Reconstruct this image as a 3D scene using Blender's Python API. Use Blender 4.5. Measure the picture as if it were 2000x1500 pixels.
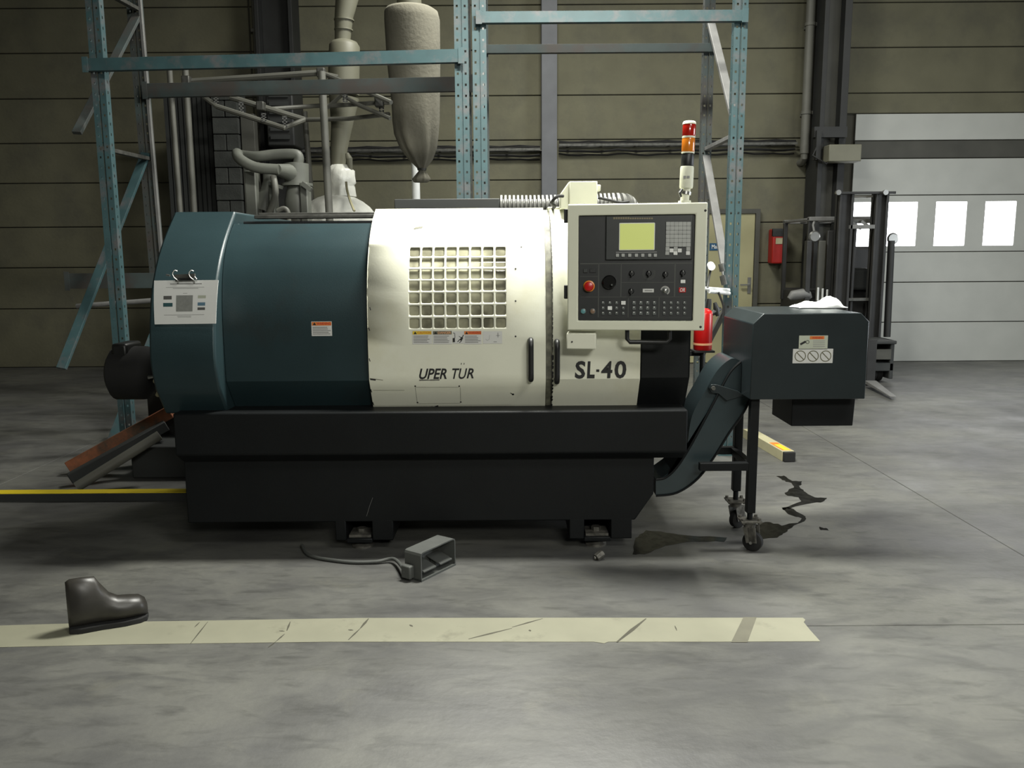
import bpy, bmesh, math, random
from mathutils import Vector, Matrix
random.seed(7)
V = Vector
C = bpy.context.scene.collection
for o in list(bpy.data.objects): bpy.data.objects.remove(o)

# ------------------------------------------------------------------ camera
CAM = V((0, 0, 1.5)); PITCH = math.radians(8.8); ROLL = math.radians(0.4); FPX = 1620.0
fwd = V((0, math.cos(PITCH), -math.sin(PITCH))); r0 = V((1, 0, 0)); u0 = V((0, math.sin(PITCH), math.cos(PITCH)))
rgt = r0*math.cos(ROLL) - u0*math.sin(ROLL); upv = u0*math.cos(ROLL) + r0*math.sin(ROLL)
cd = bpy.data.cameras.new('camera'); cam = bpy.data.objects.new('camera', cd); C.objects.link(cam)
cd.sensor_width = 36; cd.lens = 36*FPX/2000; cd.clip_end = 100
M = Matrix((rgt, upv, -fwd)).transposed().to_4x4(); M.translation = CAM
cam.matrix_world = M
bpy.context.scene.camera = cam
# ------------------------------------------------------------------ world, lights, exposure
sc = bpy.context.scene
w = bpy.data.worlds.new('world'); sc.world = w; w.use_nodes = True
w.node_tree.nodes['Background'].inputs[0].default_value = (0.8, 0.85, 0.9, 1)
w.node_tree.nodes['Background'].inputs[1].default_value = 0.3
sc.view_settings.view_transform = 'Standard'; sc.view_settings.look = 'None'
sc.view_settings.exposure = 0.40; sc.view_settings.gamma = 1; sc.view_settings.use_curve_mapping = False
def area(name, loc, target, sx, sy, power, col=(1, 1, 1)):
    d = bpy.data.lights.new(name, 'AREA'); d.shape = 'RECTANGLE'; d.size = sx; d.size_y = sy
    d.energy = power; d.color = col
    o = bpy.data.objects.new(name, d); C.objects.link(o); o.location = loc
    o.rotation_euler = (V(target)-V(loc)).to_track_quat('-Z', 'Y').to_euler()
    return o
WARM = (1.0, 0.995, 0.92); DAY = (0.88, 0.94, 1.0)
area('unseen_low_lamp', (0.40, 4.22, 4.0), (0.40, 4.30, 0.0), 1.2, 0.4, 255, WARM)  # unseen lamp, set low so the door top outshines the floor
area('hall_and_fill_light', (2.5, -0.3, 4.9), (1.7, 1.8, 0.0), 1.6, 0.9, 90, WARM)
area('hall_and_fill_light', (1.4, -3.2, 3.6), (0.0, 4.0, 1.2), 1.6, 0.6, 140, WARM)  # added frontal fill behind the camera, brightens upright faces
area('hall_and_fill_light', (0.5, 7.8, 6.3), (0.5, 6.5, 0), 1.4, 0.9, 330, WARM)
area('hall_and_fill_light', (5.4, 7.0, 6.2), (5.4, 7.0, 0), 1.6, 0.6, 100, WARM)
area('gate_daylight', (8.7, 4.6, 1.9), (3.0, 5.0, 0.3), 3.0, 3.0, 230, DAY)

# ------------------------------------------------------------------ pixel helpers (2000x1500 frame -> world)
def ray(px, py): return fwd + rgt*((px-1000)/FPX) + upv*((750-py)/FPX)
def P(px, py, Y):
    d = ray(px, py); return CAM + d*(Y/d.y)
def F(px, py, z=0.0):
    d = ray(px, py); return CAM + d*((z-CAM.z)/d.z)
def HP(px, py, p, n):
    d = ray(px, py); return CAM + d*((V(p)-CAM).dot(V(n))/d.dot(V(n)))

# ------------------------------------------------------------------ materials
def lin(c): return tuple(((x/255/12.92) if x/255 <= 0.04045 else ((x/255+0.055)/1.055)**2.4) for x in c)
MATS = {}
def mat(name, rgb, rough=0.5, metal=0.0, var=0.12, scale=6.0, bump=0.0, bscale=60.0, alpha=None, emit=None, spec=0.5,
        dark=None, dscale=1.5, dlo=0.5, dhi=0.7, coat=0.0):
    m = bpy.data.materials.new(name); m.use_nodes = True; nt = m.node_tree; N = nt.nodes; L = nt.links
    b = N['Principled BSDF']; c = lin(rgb)
    b.inputs['Roughness'].default_value = rough; b.inputs['Metallic'].default_value = metal
    b.inputs['Specular IOR Level'].default_value = spec
    b.inputs['Coat Weight'].default_value = coat
    tc = N.new('ShaderNodeTexCoord')
    nz = N.new('ShaderNodeTexNoise'); nz.inputs['Scale'].default_value = scale; nz.inputs['Detail'].default_value = 6
    L.new(tc.outputs['Object'], nz.inputs['Vector'])
    rp = N.new('ShaderNodeValToRGB'); e = rp.color_ramp.elements
    e[0].position = 0.3; e[1].position = 0.7
    e[0].color = tuple(x*(1-var) for x in c)+(1,); e[1].color = tuple(min(1, x*(1+var)) for x in c)+(1,)
    L.new(nz.outputs['Fac'], rp.inputs['Fac']); out = rp.outputs['Color']
    if dark is not None:
        n2 = N.new('ShaderNodeTexNoise'); n2.inputs['Scale'].default_value = dscale; n2.inputs['Detail'].default_value = 8
        n2.inputs['Roughness'].default_value = 0.65
        L.new(tc.outputs['Object'], n2.inputs['Vector'])
        mr = N.new('ShaderNodeMapRange'); mr.inputs['From Min'].default_value = dlo; mr.inputs['From Max'].default_value = dhi
        L.new(n2.outputs['Fac'], mr.inputs['Value'])
        mx = N.new('ShaderNodeMix'); mx.data_type = 'RGBA'
        L.new(mr.outputs['Result'], mx.inputs['Factor']); L.new(out, mx.inputs['A'])
        mx.inputs['B'].default_value = lin(dark)+(1,); out = mx.outputs['Result']
    L.new(out, b.inputs['Base Color'])
    if bump:
        n3 = N.new('ShaderNodeTexNoise'); n3.inputs['Scale'].default_value = bscale; n3.inputs['Detail'].default_value = 4
        L.new(tc.outputs['Object'], n3.inputs['Vector'])
        bp = N.new('ShaderNodeBump'); bp.inputs['Strength'].default_value = bump; bp.inputs['Distance'].default_value = 0.01
        L.new(n3.outputs['Fac'], bp.inputs['Height']); L.new(bp.outputs['Normal'], b.inputs['Normal'])
    if alpha is not None: b.inputs['Alpha'].default_value = alpha
    if emit:
        b.inputs['Emission Color'].default_value = c+(1,); b.inputs['Emission Strength'].default_value = emit
    MATS[name] = m; return m
teal = mat('machine_teal_paint', (36, 51, 54), 0.36, var=0.10, scale=3, bump=0.04, bscale=160, spec=0.3, dark=(40, 42, 40), dscale=2.2, dlo=0.55, dhi=0.85)
dteal = mat('machine_dark_paint', (18, 20, 21), 0.5, var=0.12, scale=4, bump=0.05, bscale=160, spec=0.2)
arm_lit = mat('arm_teal_lit', (41, 52, 55), 0.3, var=0.12, scale=5)  # lighter copy of the conveyor paint, puts the arm's top highlight into colour
teal_arm = mat('arm_teal_paint', (33, 40, 42), 0.30, var=0.12, scale=5)
white = mat('machine_white_paint', (213, 213, 196), 0.42, var=0.03, scale=5, bump=0.03, bscale=120, spec=0.35, dark=(196, 192, 164), dscale=1.7, dlo=0.5, dhi=0.8)
chip = mat('chipped_paint', (96, 95, 82), 0.6, var=0.5, scale=30)
beige = mat('pendant_beige_paint', (206, 207, 188), 0.5, var=0.03, scale=8, spec=0.35)
black = mat('black_plastic', (22, 23, 23), 0.45, var=0.2)
gloss = mat('black_gloss', (12, 12, 13), 0.22, var=0.2)
panelk = mat('panel_black', (29, 31, 31), 0.45, var=0.15, scale=20)
panelg = mat('panel_dark_grey', (43, 46, 45), 0.5, var=0.1, scale=20)
linem = mat('panel_line_grey', (66, 68, 64), 0.6)
keym = mat('key_grey', (158, 160, 156), 0.5, var=0.08, scale=40)
keyw = mat('key_white', (215, 216, 212), 0.5)
keyd = mat('button_smoke', (88, 92, 90), 0.35, var=0.3, scale=80)
screen = mat('screen_yellow_green', (176, 184, 106), 0.3, emit=0.38, var=0.02)
gold = mat('gold_print', (122, 112, 84), 0.5)
red = mat('red_plastic', (176, 22, 20), 0.3)
dred = mat('dark_red_enamel', (150, 26, 20), 0.4)
orange = mat('orange_plastic', (206, 120, 34), 0.35)
lensr = mat('red_lens', (158, 26, 16), 0.2, coat=0.5)
lenso = mat('orange_lens', (196, 112, 30), 0.2, coat=0.5)
hosem = mat('conduit_metal', (84, 84, 80), 0.5, metal=0.3, var=0.2, scale=20)
steel = mat('bright_steel', (168, 168, 164), 0.32, metal=0.9)
dsteel = mat('dull_steel', (86, 86, 82), 0.5, metal=0.6, var=0.3, scale=20)
caststeel = mat('caster_grey', (96, 94, 88), 0.45, metal=0.4, var=0.45, scale=30, bump=0.3, bscale=60)
rubber = mat('rubber', (20, 20, 19), 0.8)
paper = mat('paper_white', (216, 217, 214), 0.7, var=0.02)
lblw = mat('label_white', (196, 196, 192), 0.6, var=0.03)
lblo = mat('label_orange', (198, 112, 40), 0.6)
lblol = mat('label_pale_orange', (206, 150, 110), 0.6)
lbly = mat('label_yellow', (206, 178, 40), 0.6)
lblg = mat('label_olive', (92, 90, 68), 0.6)
lblr = mat('label_red', (176, 34, 24), 0.6)
ink = mat('black_ink', (18, 18, 18), 0.5)
inkg = mat('grey_ink', (132, 132, 130), 0.6)
swt = mat('swatch_teal', (42, 80, 84), 0.6); swb = mat('swatch_blue', (86, 116, 134), 0.6)
swg = mat('swatch_grey', (84, 84, 82), 0.6); sws = mat('swatch_stone', (168, 172, 156), 0.6); swc = mat('swatch_concrete', (128, 130, 126), 0.7, var=0.1, scale=80)
rackt = mat('rack_teal_paint', (47, 72, 75), 0.6, var=0.12, scale=9, dark=(84, 80, 80), dscale=7, dlo=0.5, dhi=0.72)
rackd = mat('rack_dusty_paint', (56, 66, 65), 0.7, var=0.2, scale=5, dark=(62, 58, 54), dscale=3, dlo=0.42, dhi=0.62)
zinc = mat('galvanised_steel', (112, 112, 110), 0.6, metal=0.25, var=0.15, scale=12)
concrete = mat('wall_concrete', (97, 95, 77), 0.85, var=0.10, scale=2.5, bump=0.25, bscale=25, dark=(78, 77, 67), dscale=1.2, dlo=0.48, dhi=0.75)
jointm = mat('joint_dark_grey', (66, 65, 57), 0.95)  # plain grey backing that shows in the joints
colm = mat('column_blue_grey', (92, 94, 98), 0.6, var=0.12, scale=4)
darkcol = mat('steel_column_black', (34, 35, 34), 0.6, var=0.25, scale=3)
greycol = mat('steel_web_grey', (66, 66, 60), 0.65, var=0.2, scale=3)
pipeg = mat('grey_pipe', (98, 98, 91), 0.55, var=0.12, scale=4)
ductg = mat('duct_grey', (106, 105, 90), 0.55, var=0.1, scale=4)
bagm = mat('filter_cloth', (112, 109, 96), 0.95, var=0.1, scale=6, bump=0.4, bscale=30)
plast = mat('plastic_film', (236, 236, 226), 0.3, var=0.08, scale=9, bump=0.9, bscale=14)
blower = mat('blower_grey', (92, 94, 87), 0.55, var=0.12, scale=7)
darkbox = mat('dark_sheet', (44, 46, 45), 0.7, var=0.2, scale=3)
blockm = mat('concrete_block', (52, 54, 51), 0.9, var=0.2, scale=9, bump=0.4, bscale=50)
doorb = mat('door_beige', (150, 146, 112), 0.6, var=0.05, scale=4)
doorw = mat('gate_white', (170, 172, 167), 0.5, var=0.05, scale=3)
skyem = mat('window_daylight', (250, 252, 255), 0.4, emit=6.0)
bluem = mat('sign_blue', (30, 76, 110), 0.5)
ftruck = mat('truck_black', (34, 34, 33), 0.55, var=0.3, scale=6)
ftruckg = mat('truck_grey', (88, 86, 78), 0.5, var=0.2, scale=6)
yellow = mat('yellow_paint', (198, 176, 30), 0.55, var=0.06, scale=8)
cream = mat('carton_cream', (160, 155, 124), 0.75, var=0.06, scale=10)
tapem = mat('tape_cream', (128, 127, 109), 0.7, var=0.06, scale=6, dark=(88, 86, 72), dscale=5.5, dlo=0.58, dhi=0.85)
pedal_m = mat('pedal_grey', (72, 74, 71), 0.6, var=0.1, scale=12, bump=0.1, bscale=300)
oil = mat('oily_water', (26, 26, 24), 0.12, var=0.4, scale=20)
nt_ = oil.node_tree; nz_o = nt_.nodes.new('ShaderNodeTexNoise'); nz_o.inputs['Scale'].default_value = 22; nz_o.inputs['Detail'].default_value = 8; nz_o.inputs['Roughness'].default_value = 0.7
tc_o = nt_.nodes.new('ShaderNodeTexCoord'); mr_o = nt_.nodes.new('ShaderNodeMapRange'); mr_o.inputs['From Min'].default_value = 0.40; mr_o.inputs['From Max'].default_value = 0.52; mr_o.inputs['To Min'].default_value = 0.62; mr_o.inputs['To Max'].default_value = 0.95
nt_.links.new(tc_o.outputs['Object'], nz_o.inputs['Vector']); nt_.links.new(nz_o.outputs['Fac'], mr_o.inputs['Value']); nt_.links.new(mr_o.outputs['Result'], nt_.nodes['Principled BSDF'].inputs['Alpha'])
foamw = mat('white_plastic', (222, 224, 222), 0.45)
windowfilm = None

def floor_material():
    m = bpy.data.materials.new('floor_concrete'); m.use_nodes = True; nt = m.node_tree; N = nt.nodes; L = nt.links
    b = N['Principled BSDF']
    tc = N.new('ShaderNodeTexCoord')
    def noise(s, d, dist=0.0, rot=0.0, stretch=(1, 1, 1), rough=0.6):
        mp = N.new('ShaderNodeMapping'); mp.inputs['Rotation'].default_value = (0, 0, rot); mp.inputs['Scale'].default_value = stretch
        L.new(tc.outputs['Object'], mp.inputs['Vector'])
        n = N.new('ShaderNodeTexNoise'); n.inputs['Scale'].default_value = s; n.inputs['Detail'].default_value = d
        n.inputs['Distortion'].default_value = dist; n.inputs['Roughness'].default_value = rough
        L.new(mp.outputs['Vector'], n.inputs['Vector']); return n.outputs['Fac']
    def rng(x, a, c, lo=0.0, hi=1.0):
        r = N.new('ShaderNodeMapRange'); r.inputs['From Min'].default_value = a; r.inputs['From Max'].default_value = c
        r.inputs['To Min'].default_value = lo; r.inputs['To Max'].default_value = hi; L.new(x, r.inputs['Value']); return r.outputs['Result']
    def mix(f, a, c, mode='MIX'):
        x = N.new('ShaderNodeMix'); x.data_type = 'RGBA'; x.blend_type = mode
        if hasattr(f, 'links'): L.new(f, x.inputs['Factor'])
        else: x.inputs['Factor'].default_value = f
        for k, s in (('A', a), ('B', c)):
            if hasattr(s, 'links'): L.new(s, x.inputs[k])
            else: x.inputs[k].default_value = lin(s)+(1,)
        return x.outputs['Result']
    col = mix(rng(noise(0.9, 6, 0.4), 0.38, 0.64), (78, 78, 77), (100, 100, 94))
    col = mix(rng(noise(2.2, 8, 0.8, 0.9, (1, 2.4, 1)), 0.46, 0.68, 0, 0.75), col, (66, 66, 65))
    col = mix(rng(noise(5, 8, 0.4, 0.9, (1, 3.5, 1)), 0.52, 0.72, 0, 0.65), col, (57, 57, 54))
    col = mix(rng(noise(3.1, 6, 0.6), 0.60, 0.75, 0, 0.35), col, (114, 113, 100))
    col = mix(rng(noise(45, 3), 0.35, 0.65, 0, 0.16), col, (72, 72, 70))
    L.new(col, b.inputs['Base Color'])
    L.new(rng(noise(1.6, 6), 0.3, 0.7, 0.38, 0.62), b.inputs['Roughness'])
    b.inputs['Specular IOR Level'].default_value = 0.45
    bp = N.new('ShaderNodeBump'); bp.inputs['Strength'].default_value = 0.12; bp.inputs['Distance'].default_value = 0.01
    L.new(noise(30, 4), bp.inputs['Height']); L.new(bp.outputs['Normal'], b.inputs['Normal'])
    return m
floorm = floor_material()
def film_material():
    m = bpy.data.materials.new('window_film_lit_tones'); m.use_nodes = True; nt = m.node_tree; N = nt.nodes; L = nt.links  # mottled pane tones paint in the lit machine interior behind a dirty film
    b = N['Principled BSDF']; tc = N.new('ShaderNodeTexCoord')
    n = N.new('ShaderNodeTexNoise'); n.inputs['Scale'].default_value = 6; n.inputs['Detail'].default_value = 5; L.new(tc.outputs['Object'], n.inputs['Vector'])
    r = N.new('ShaderNodeValToRGB'); e = r.color_ramp.elements
    e[0].position = 0.36; e[0].color = lin((96, 94, 80))+(1,); e[1].position = 0.66; e[1].color = lin((176, 174, 148))+(1,)
    L.new(n.outputs['Fac'], r.inputs['Fac']); L.new(r.outputs['Color'], b.inputs['Base Color'])
    b.inputs['Roughness'].default_value = 0.12; b.inputs['Alpha'].default_value = 0.95
    return m
film = film_material()

# ------------------------------------------------------------------ mesh builder
class MB:
    def __init__(s, T=None): s.v = []; s.f = []; s.mi = []; s.ms = []; s.cur = 0; s.T = T
    def m(s, mt):
        if mt not in s.ms: s.ms.append(mt)
        s.cur = s.ms.index(mt); return s
    def add(s, vs, fs):
        k = len(s.v)
        for p in vs:
            p = V(p); s.v.append(s.T(p) if s.T else p)
        for f in fs: s.f.append([k+i for i in f]); s.mi.append(s.cur)
        return s
    def box(s, x0, x1, y0, y1, z0, z1):
        vs = [(x, y, z) for x in (x0, x1) for y in (y0, y1) for z in (z0, z1)]
        return s.add(vs, [(0, 1, 3, 2), (4, 6, 7, 5), (0, 4, 5, 1), (2, 3, 7, 6), (0, 2, 6, 4), (1, 5, 7, 3)])
    def hexa(s, lo, hi):   # two 4-corner loops
        return s.add(list(lo)+list(hi), [(0, 1, 2, 3), (7, 6, 5, 4)]+[(i, (i+1) % 4, 4+(i+1) % 4, 4+i) for i in range(4)])
    def bar(s, a, b, wx, wy, up=(0, 0, 1)):
        a = V(a); b = V(b); d = (b-a).normalized(); u = V(up)
        if abs(d.dot(u)) > 0.98: u = V((0, 1, 0))
        x = d.cross(u).normalized(); y = x.cross(d).normalized()
        q = [(-1, -1), (1, -1), (1, 1), (-1, 1)]
        return s.hexa([a+x*i*wx/2+y*j*wy/2 for i, j in q], [b+x*i*wx/2+y*j*wy/2 for i, j in q])
    def prism(s, poly, axis, a, b):
        n = len(poly)
        def mk(t):
            if axis == 'x': return [(t, p[0], p[1]) for p in poly]
            if axis == 'y': return [(p[0], t, p[1]) for p in poly]
            return [(p[0], p[1], t) for p in poly]
        return s.add(mk(a)+mk(b), [tuple(range(n)), tuple(range(2*n-1, n-1, -1))]+[(i, (i+1) % n, n+(i+1) % n, n+i) for i in range(n)])
    def tube(s, pts, r, n=10, caps=True, flat=1.0):
        pts = [V(p) for p in pts]; m = len(pts)
        rs = r if isinstance(r, (list, tuple)) else [r]*m
        d0 = (pts[1]-pts[0]).normalized(); u = V((0, 0, 1)) if abs(d0.z) < 0.9 else V((0, 1, 0))
        x = d0.cross(u).normalized(); vs = []
        for i, p in enumerate(pts):
            d = (pts[min(i+1, m-1)]-pts[max(i-1, 0)]).normalized()
            x = (x - d*x.dot(d)).normalized(); y = d.cross(x)
            for k in range(n):
                t = 2*math.pi*k/n; vs.append(p+(x*math.cos(t)+y*math.sin(t)*flat)*rs[i])
        fs = [(i*n+k, i*n+(k+1) % n, (i+1)*n+(k+1) % n, (i+1)*n+k) for i in range(m-1) for k in range(n)]
        if caps: fs += [tuple(range(n-1, -1, -1)), tuple((m-1)*n+k for k in range(n))]
        return s.add(vs, fs)
    def cyl(s, a, b, r, r2=None, n=20): return s.tube([a, b], [r, r if r2 is None else r2], n)
    def lathe(s, prof, c, n=24, fn=None, axis=None):
        c = V(c); vs = []
        for r, z in prof:
            for k in range(n):
                t = 2*math.pi*k/n; rr = r*(fn(t, z) if fn else 1)
                vs.append(c+V((rr*math.cos(t), rr*math.sin(t), z)))
        m = len(prof)
        fs = [(i*n+k, i*n+(k+1) % n, (i+1)*n+(k+1) % n, (i+1)*n+k) for i in range(m-1) for k in range(n)]
        fs += [tuple(range(n-1, -1, -1)), tuple((m-1)*n+k for k in range(n))]
        return s.add(vs, fs)
    def rrect(s, x0, x1, y0, y1, z0, z1, r, seg=4):      # rounded rect in xy, thickness z (for local frames)
        pl = []
        for cx, cy, a in ((x1-r, y1-r, 0), (x0+r, y1-r, 90), (x0+r, y0+r, 180), (x1-r, y0+r, 270)):
            for k in range(seg+1):
                t = math.radians(a+90*k/seg); pl.append((cx+r*math.cos(t), cy+r*math.sin(t)))
        return s.prism(pl, 'z', z0, z1)
    def text(s, txt, x0, x1, y0, y1, z=0.0, shear=0.0, bold=0.0):
        vs, fs = text_mesh(txt, shear, bold)
        if not vs: return s
        ax = min(p[0] for p in vs); bx = max(p[0] for p in vs); ay = min(p[1] for p in vs); by = max(p[1] for p in vs)
        return s.add([(x0+(p[0]-ax)/(bx-ax)*(x1-x0), y0+(p[1]-ay)/(by-ay)*(y1-y0), z) for p in vs], fs)
    def build(s, name, mt=None, parent=None, bevel=0, smooth=35, solid=None, org=None, seg=2, weld=False):
        if mt is not None and not s.ms: s.ms = [mt]
        if parent is not None: o0 = ORG[parent.name]
        elif org is not None: o0 = V(org)
        else:
            xs = [p.x for p in s.v]; ys = [p.y for p in s.v]; zs = [p.z for p in s.v]
            o0 = V(((min(xs)+max(xs))/2, (min(ys)+max(ys))/2, min(zs)))
        me = bpy.data.meshes.new(name); me.from_pydata([p-o0 for p in s.v], [], s.f)
        for x in s.ms: me.materials.append(x)
        for p, k in zip(me.polygons, s.mi): p.material_index = k
        bm = bmesh.new(); bm.from_mesh(me)
        if weld: bmesh.ops.remove_doubles(bm, verts=bm.verts, dist=0.0004)
        bmesh.ops.recalc_face_normals(bm, faces=bm.faces); bm.to_mesh(me); bm.free()
        if smooth:
            for p in me.polygons: p.use_smooth = True
            me.set_sharp_from_angle(angle=math.radians(smooth))
        o = bpy.data.objects.new(name, me); C.objects.link(o)
        if parent is not None: o.parent = parent
        else: o.location = o0
        ORG[o.name] = o0
        if solid:
            md = o.modifiers.new('solid', 'SOLIDIFY'); md.thickness = solid; md.offset = -1
        if bevel:
            md = o.modifiers.new('bevel', 'BEVEL'); md.width = bevel; md.segments = seg; md.limit_method = 'ANGLE'; md.angle_limit = math.radians(40)
            md.harden_normals = False
        return o
ORG = {}
TXT = {}
def text_mesh(txt, shear, bold):
    k = (txt, shear, bold)
    if k in TXT: return TXT[k]
    cu = bpy.data.curves.new('t', 'FONT'); cu.body = txt; cu.shear = shear; cu.offset = bold; cu.resolution_u = 3
    o = bpy.data.objects.new('t', cu); C.objects.link(o)
    dg = bpy.context.evaluated_depsgraph_get(); ev = o.evaluated_get(dg); me = ev.to_mesh()
    vs = [tuple(v.co) for v in me.vertices]; fs = [tuple(p.vertices) for p in me.polygons]
    ev.to_mesh_clear(); bpy.data.objects.remove(o); bpy.data.curves.remove(cu)
    TXT[k] = (vs, fs); return TXT[k]
def tag(o, label, cat, group=None, kind=None):
    if label: o['label'] = label
    if cat: o['category'] = cat
    if group: o['group'] = group
    if kind: o['kind'] = kind
    return o
def thing(name, label, cat, loc, group=None):
    o = bpy.data.objects.new(name, None); C.objects.link(o); o.location = loc; o.empty_display_size = 0.1
    ORG[o.name] = V(loc); return tag(o, label, cat, group)
def struct(o): o['kind'] = 'structure'; return o
class Frame:
    def __init__(s, o, ex, ez):
        s.o = V(o); s.x = V(ex).normalized(); s.z = V(ez).normalized(); s.y = s.z.cross(s.x).normalized(); s.z = s.x.cross(s.y)
    def T(s, p): return s.o + s.x*p.x + s.y*p.y + s.z*p.z
    def px(s, a, b, h=0.0):
        w_ = HP(a, b, s.o+s.z*h, s.z) - s.o; return w_.dot(s.x), w_.dot(s.y)
    def box(s, mb, a, b, c, d, z0, z1, r=0):   # pixel rectangle on the plane
        x0, y1 = s.px(a, b, z1); x1, y0 = s.px(c, d, z1)
        return mb.rrect(x0, x1, y0, y1, z0, z1, r, 3) if r else mb.box(x0, x1, y0, y1, z0, z1)
def smoothpts(pts, n=6):
    pts = [V(p) for p in pts]; out = []
    for i in range(len(pts)-1):
        a = pts[max(i-1, 0)]; b = pts[i]; c = pts[i+1]; d = pts[min(i+2, len(pts)-1)]
        for k in range(n):
            t = k/n; out.append(0.5*((2*b)+(c-a)*t+(2*a-5*b+4*c-d)*t*t+(3*b-a-3*c+d)*t**3))
    out.append(pts[-1]); return out

# ================================================================== SETTING
WY = 11.5; WX = 9.0; CH = 6.6; FY = -6.0
fb = struct(MB().box(-WX-0.2, WX+0.2, FY-0.2, WY+0.24, -0.30, -0.10).build('floor', jointm, smooth=0, org=(0, 0, 0)))
xs = [-9.0, -3.45, 2.55, 9.0]; ys = [-6.0, -2.81, 3.19, 9.19, 11.56]
for i in range(3):
    for j in range(4):
        g = 0.0025
        MB().box(xs[i]+g, xs[i+1]-g, ys[j]+g, ys[j+1]-g, -0.12, 0.0).build('slab', floorm, fb, bevel=0.002, seg=1, smooth=0)
struct(MB().box(-WX, WX, FY, WY, CH, CH+0.2).build('ceiling', darkbox, smooth=0))
wl = struct(MB().box(-WX-0.2, -WX, FY, WY, 0, CH).build('wall_left', concrete, smooth=0))
wr = struct(MB().box(WX, WX+0.2, FY, WY, 0, CH).build('wall_right', concrete, smooth=0))
wf = struct(MB().box(-WX, WX, FY-0.2, FY, 0, CH).build('wall_front', concrete, smooth=0))
wb = struct(MB().box(-WX-0.2, WX+0.2, WY+0.04, WY+0.24, -0.12, CH).build('wall_back', jointm, smooth=0, org=(0, WY, 0)))
# precast panels of the back wall: rows 0.6 m high read from the joints in the photograph
bays = [-9.0, P(500, 300, WY).x, P(1074, 300, WY).x, P(1632, 300, WY).x, 9.0]
rowz = [P(1250, y, WY).z for y in (515, 436, 350, 272, 185, 96, 8)]
step = (rowz[-1]-rowz[0])/6
zs = [0.0] + [rowz[0]-step] + rowz + [rowz[-1]+step, CH]
gate_x0 = P(1668, 300, WY).x; gate_top = P(1700, 222, WY).z
for b in range(4):
    for k in range(len(zs)-1):
        z0, z1 = zs[k], zs[k+1]
        if b == 3:
            if z1 <= gate_top+0.05: continue
            z0 = max(z0, gate_top)
        MB().box(bays[b]+0.01, bays[b+1]-0.01, WY, WY+0.06, z0+0.006, z1-0.006).build('panel', concrete, wb, bevel=0.006, seg=1, smooth=0)
# columns on the wall (trim)
def col_trim(n, mb, m): return struct(mb.build(n, m, bevel=0.004, smooth=0))
a = P(1058, 300, WY-0.18).x; b = P(1088, 300, WY-0.18).x
mb = MB(); mb.box(a, b, WY-0.18, WY-0.16, 0, CH); mb.box((a+b)/2-0.01, (a+b)/2+0.01, WY-0.16, WY, 0, CH); mb.box(a, b, WY-0.03, WY-0.005, 0, CH)
col_trim('trim_1', mb, colm)
a = P(1603, 200, WY-0.5).x; b = P(1656, 200, WY-0.5).x
mb = MB(); mb.m(darkcol)
mb.box(a, a+0.06, WY-0.5, WY-0.06, 0, CH); mb.box(b-0.09, b, WY-0.5, WY-0.06, 0, CH); mb.m(greycol); mb.box(a+0.06, b-0.09, WY-0.36, WY-0.32, 0, CH)
col_trim('trim_2', mb, None)
a = P(500, 100, WY-0.4).x; b = P(573, 100, WY-0.4).x
mb = MB(); mb.box(a, a+0.05, WY-0.4, WY-0.01, 0, CH); mb.box(b-0.05, b, WY-0.4, WY-0.01, 0, CH); mb.box(a+0.05, b-0.05, WY-0.24, WY-0.2, 0, CH)
col_trim('trim_3', mb, darkcol)
# personnel door
dx0 = P(1346, 500, WY-0.05).x; dx1 = P(1473, 500, WY-0.05).x; dz = P(1440, 417, WY-0.05).z
mb = MB().m(greycol)
mb.box(dx0-0.06, dx0, WY-0.07, WY-0.001, 0, dz+0.06).box(dx1, dx1+0.06, WY-0.07, WY-0.001, 0, dz+0.06).box(dx0, dx1, WY-0.07, WY-0.001, dz, dz+0.06)
d1 = struct(mb.build('door_1', None, smooth=0))
MB().box(dx0+0.005, dx1-0.005, WY-0.05, WY-0.002, 0.01, dz-0.005).build('door_leaf', doorb, d1, bevel=0.003, smooth=0)
mb = MB(); hp = P(1463, 556, WY-0.06); mb.box(hp.x-0.02, hp.x+0.025, WY-0.06, WY-0.05, hp.z-0.12, hp.z+0.1); mb.bar((hp.x, WY-0.1, hp.z), (hp.x-0.13, WY-0.1, hp.z), 0.02, 0.02).cyl((hp.x, WY-0.06, hp.z), (hp.x, WY-0.11, hp.z), 0.012)
mb.build('door_handle', steel, d1)
sp0 = P(1386, 475, WY-0.055); sp1 = P(1416, 489, WY-0.055)
fr = Frame((sp0.x, WY-0.052, sp1.z), (1, 0, 0), (0, -1, 0)); W_ = sp1.x-sp0.x; H_ = sp0.z-sp1.z
mb = MB(fr.T).m(bluem).box(0, W_, 0, H_, 0, 0.004).m(foamw).text('Mate', 0.03, W_*0.66, H_*0.25, H_*0.8, 0.0055, 0, 0.01)
mb.build('door_sign', None, d1, smooth=0)
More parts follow.
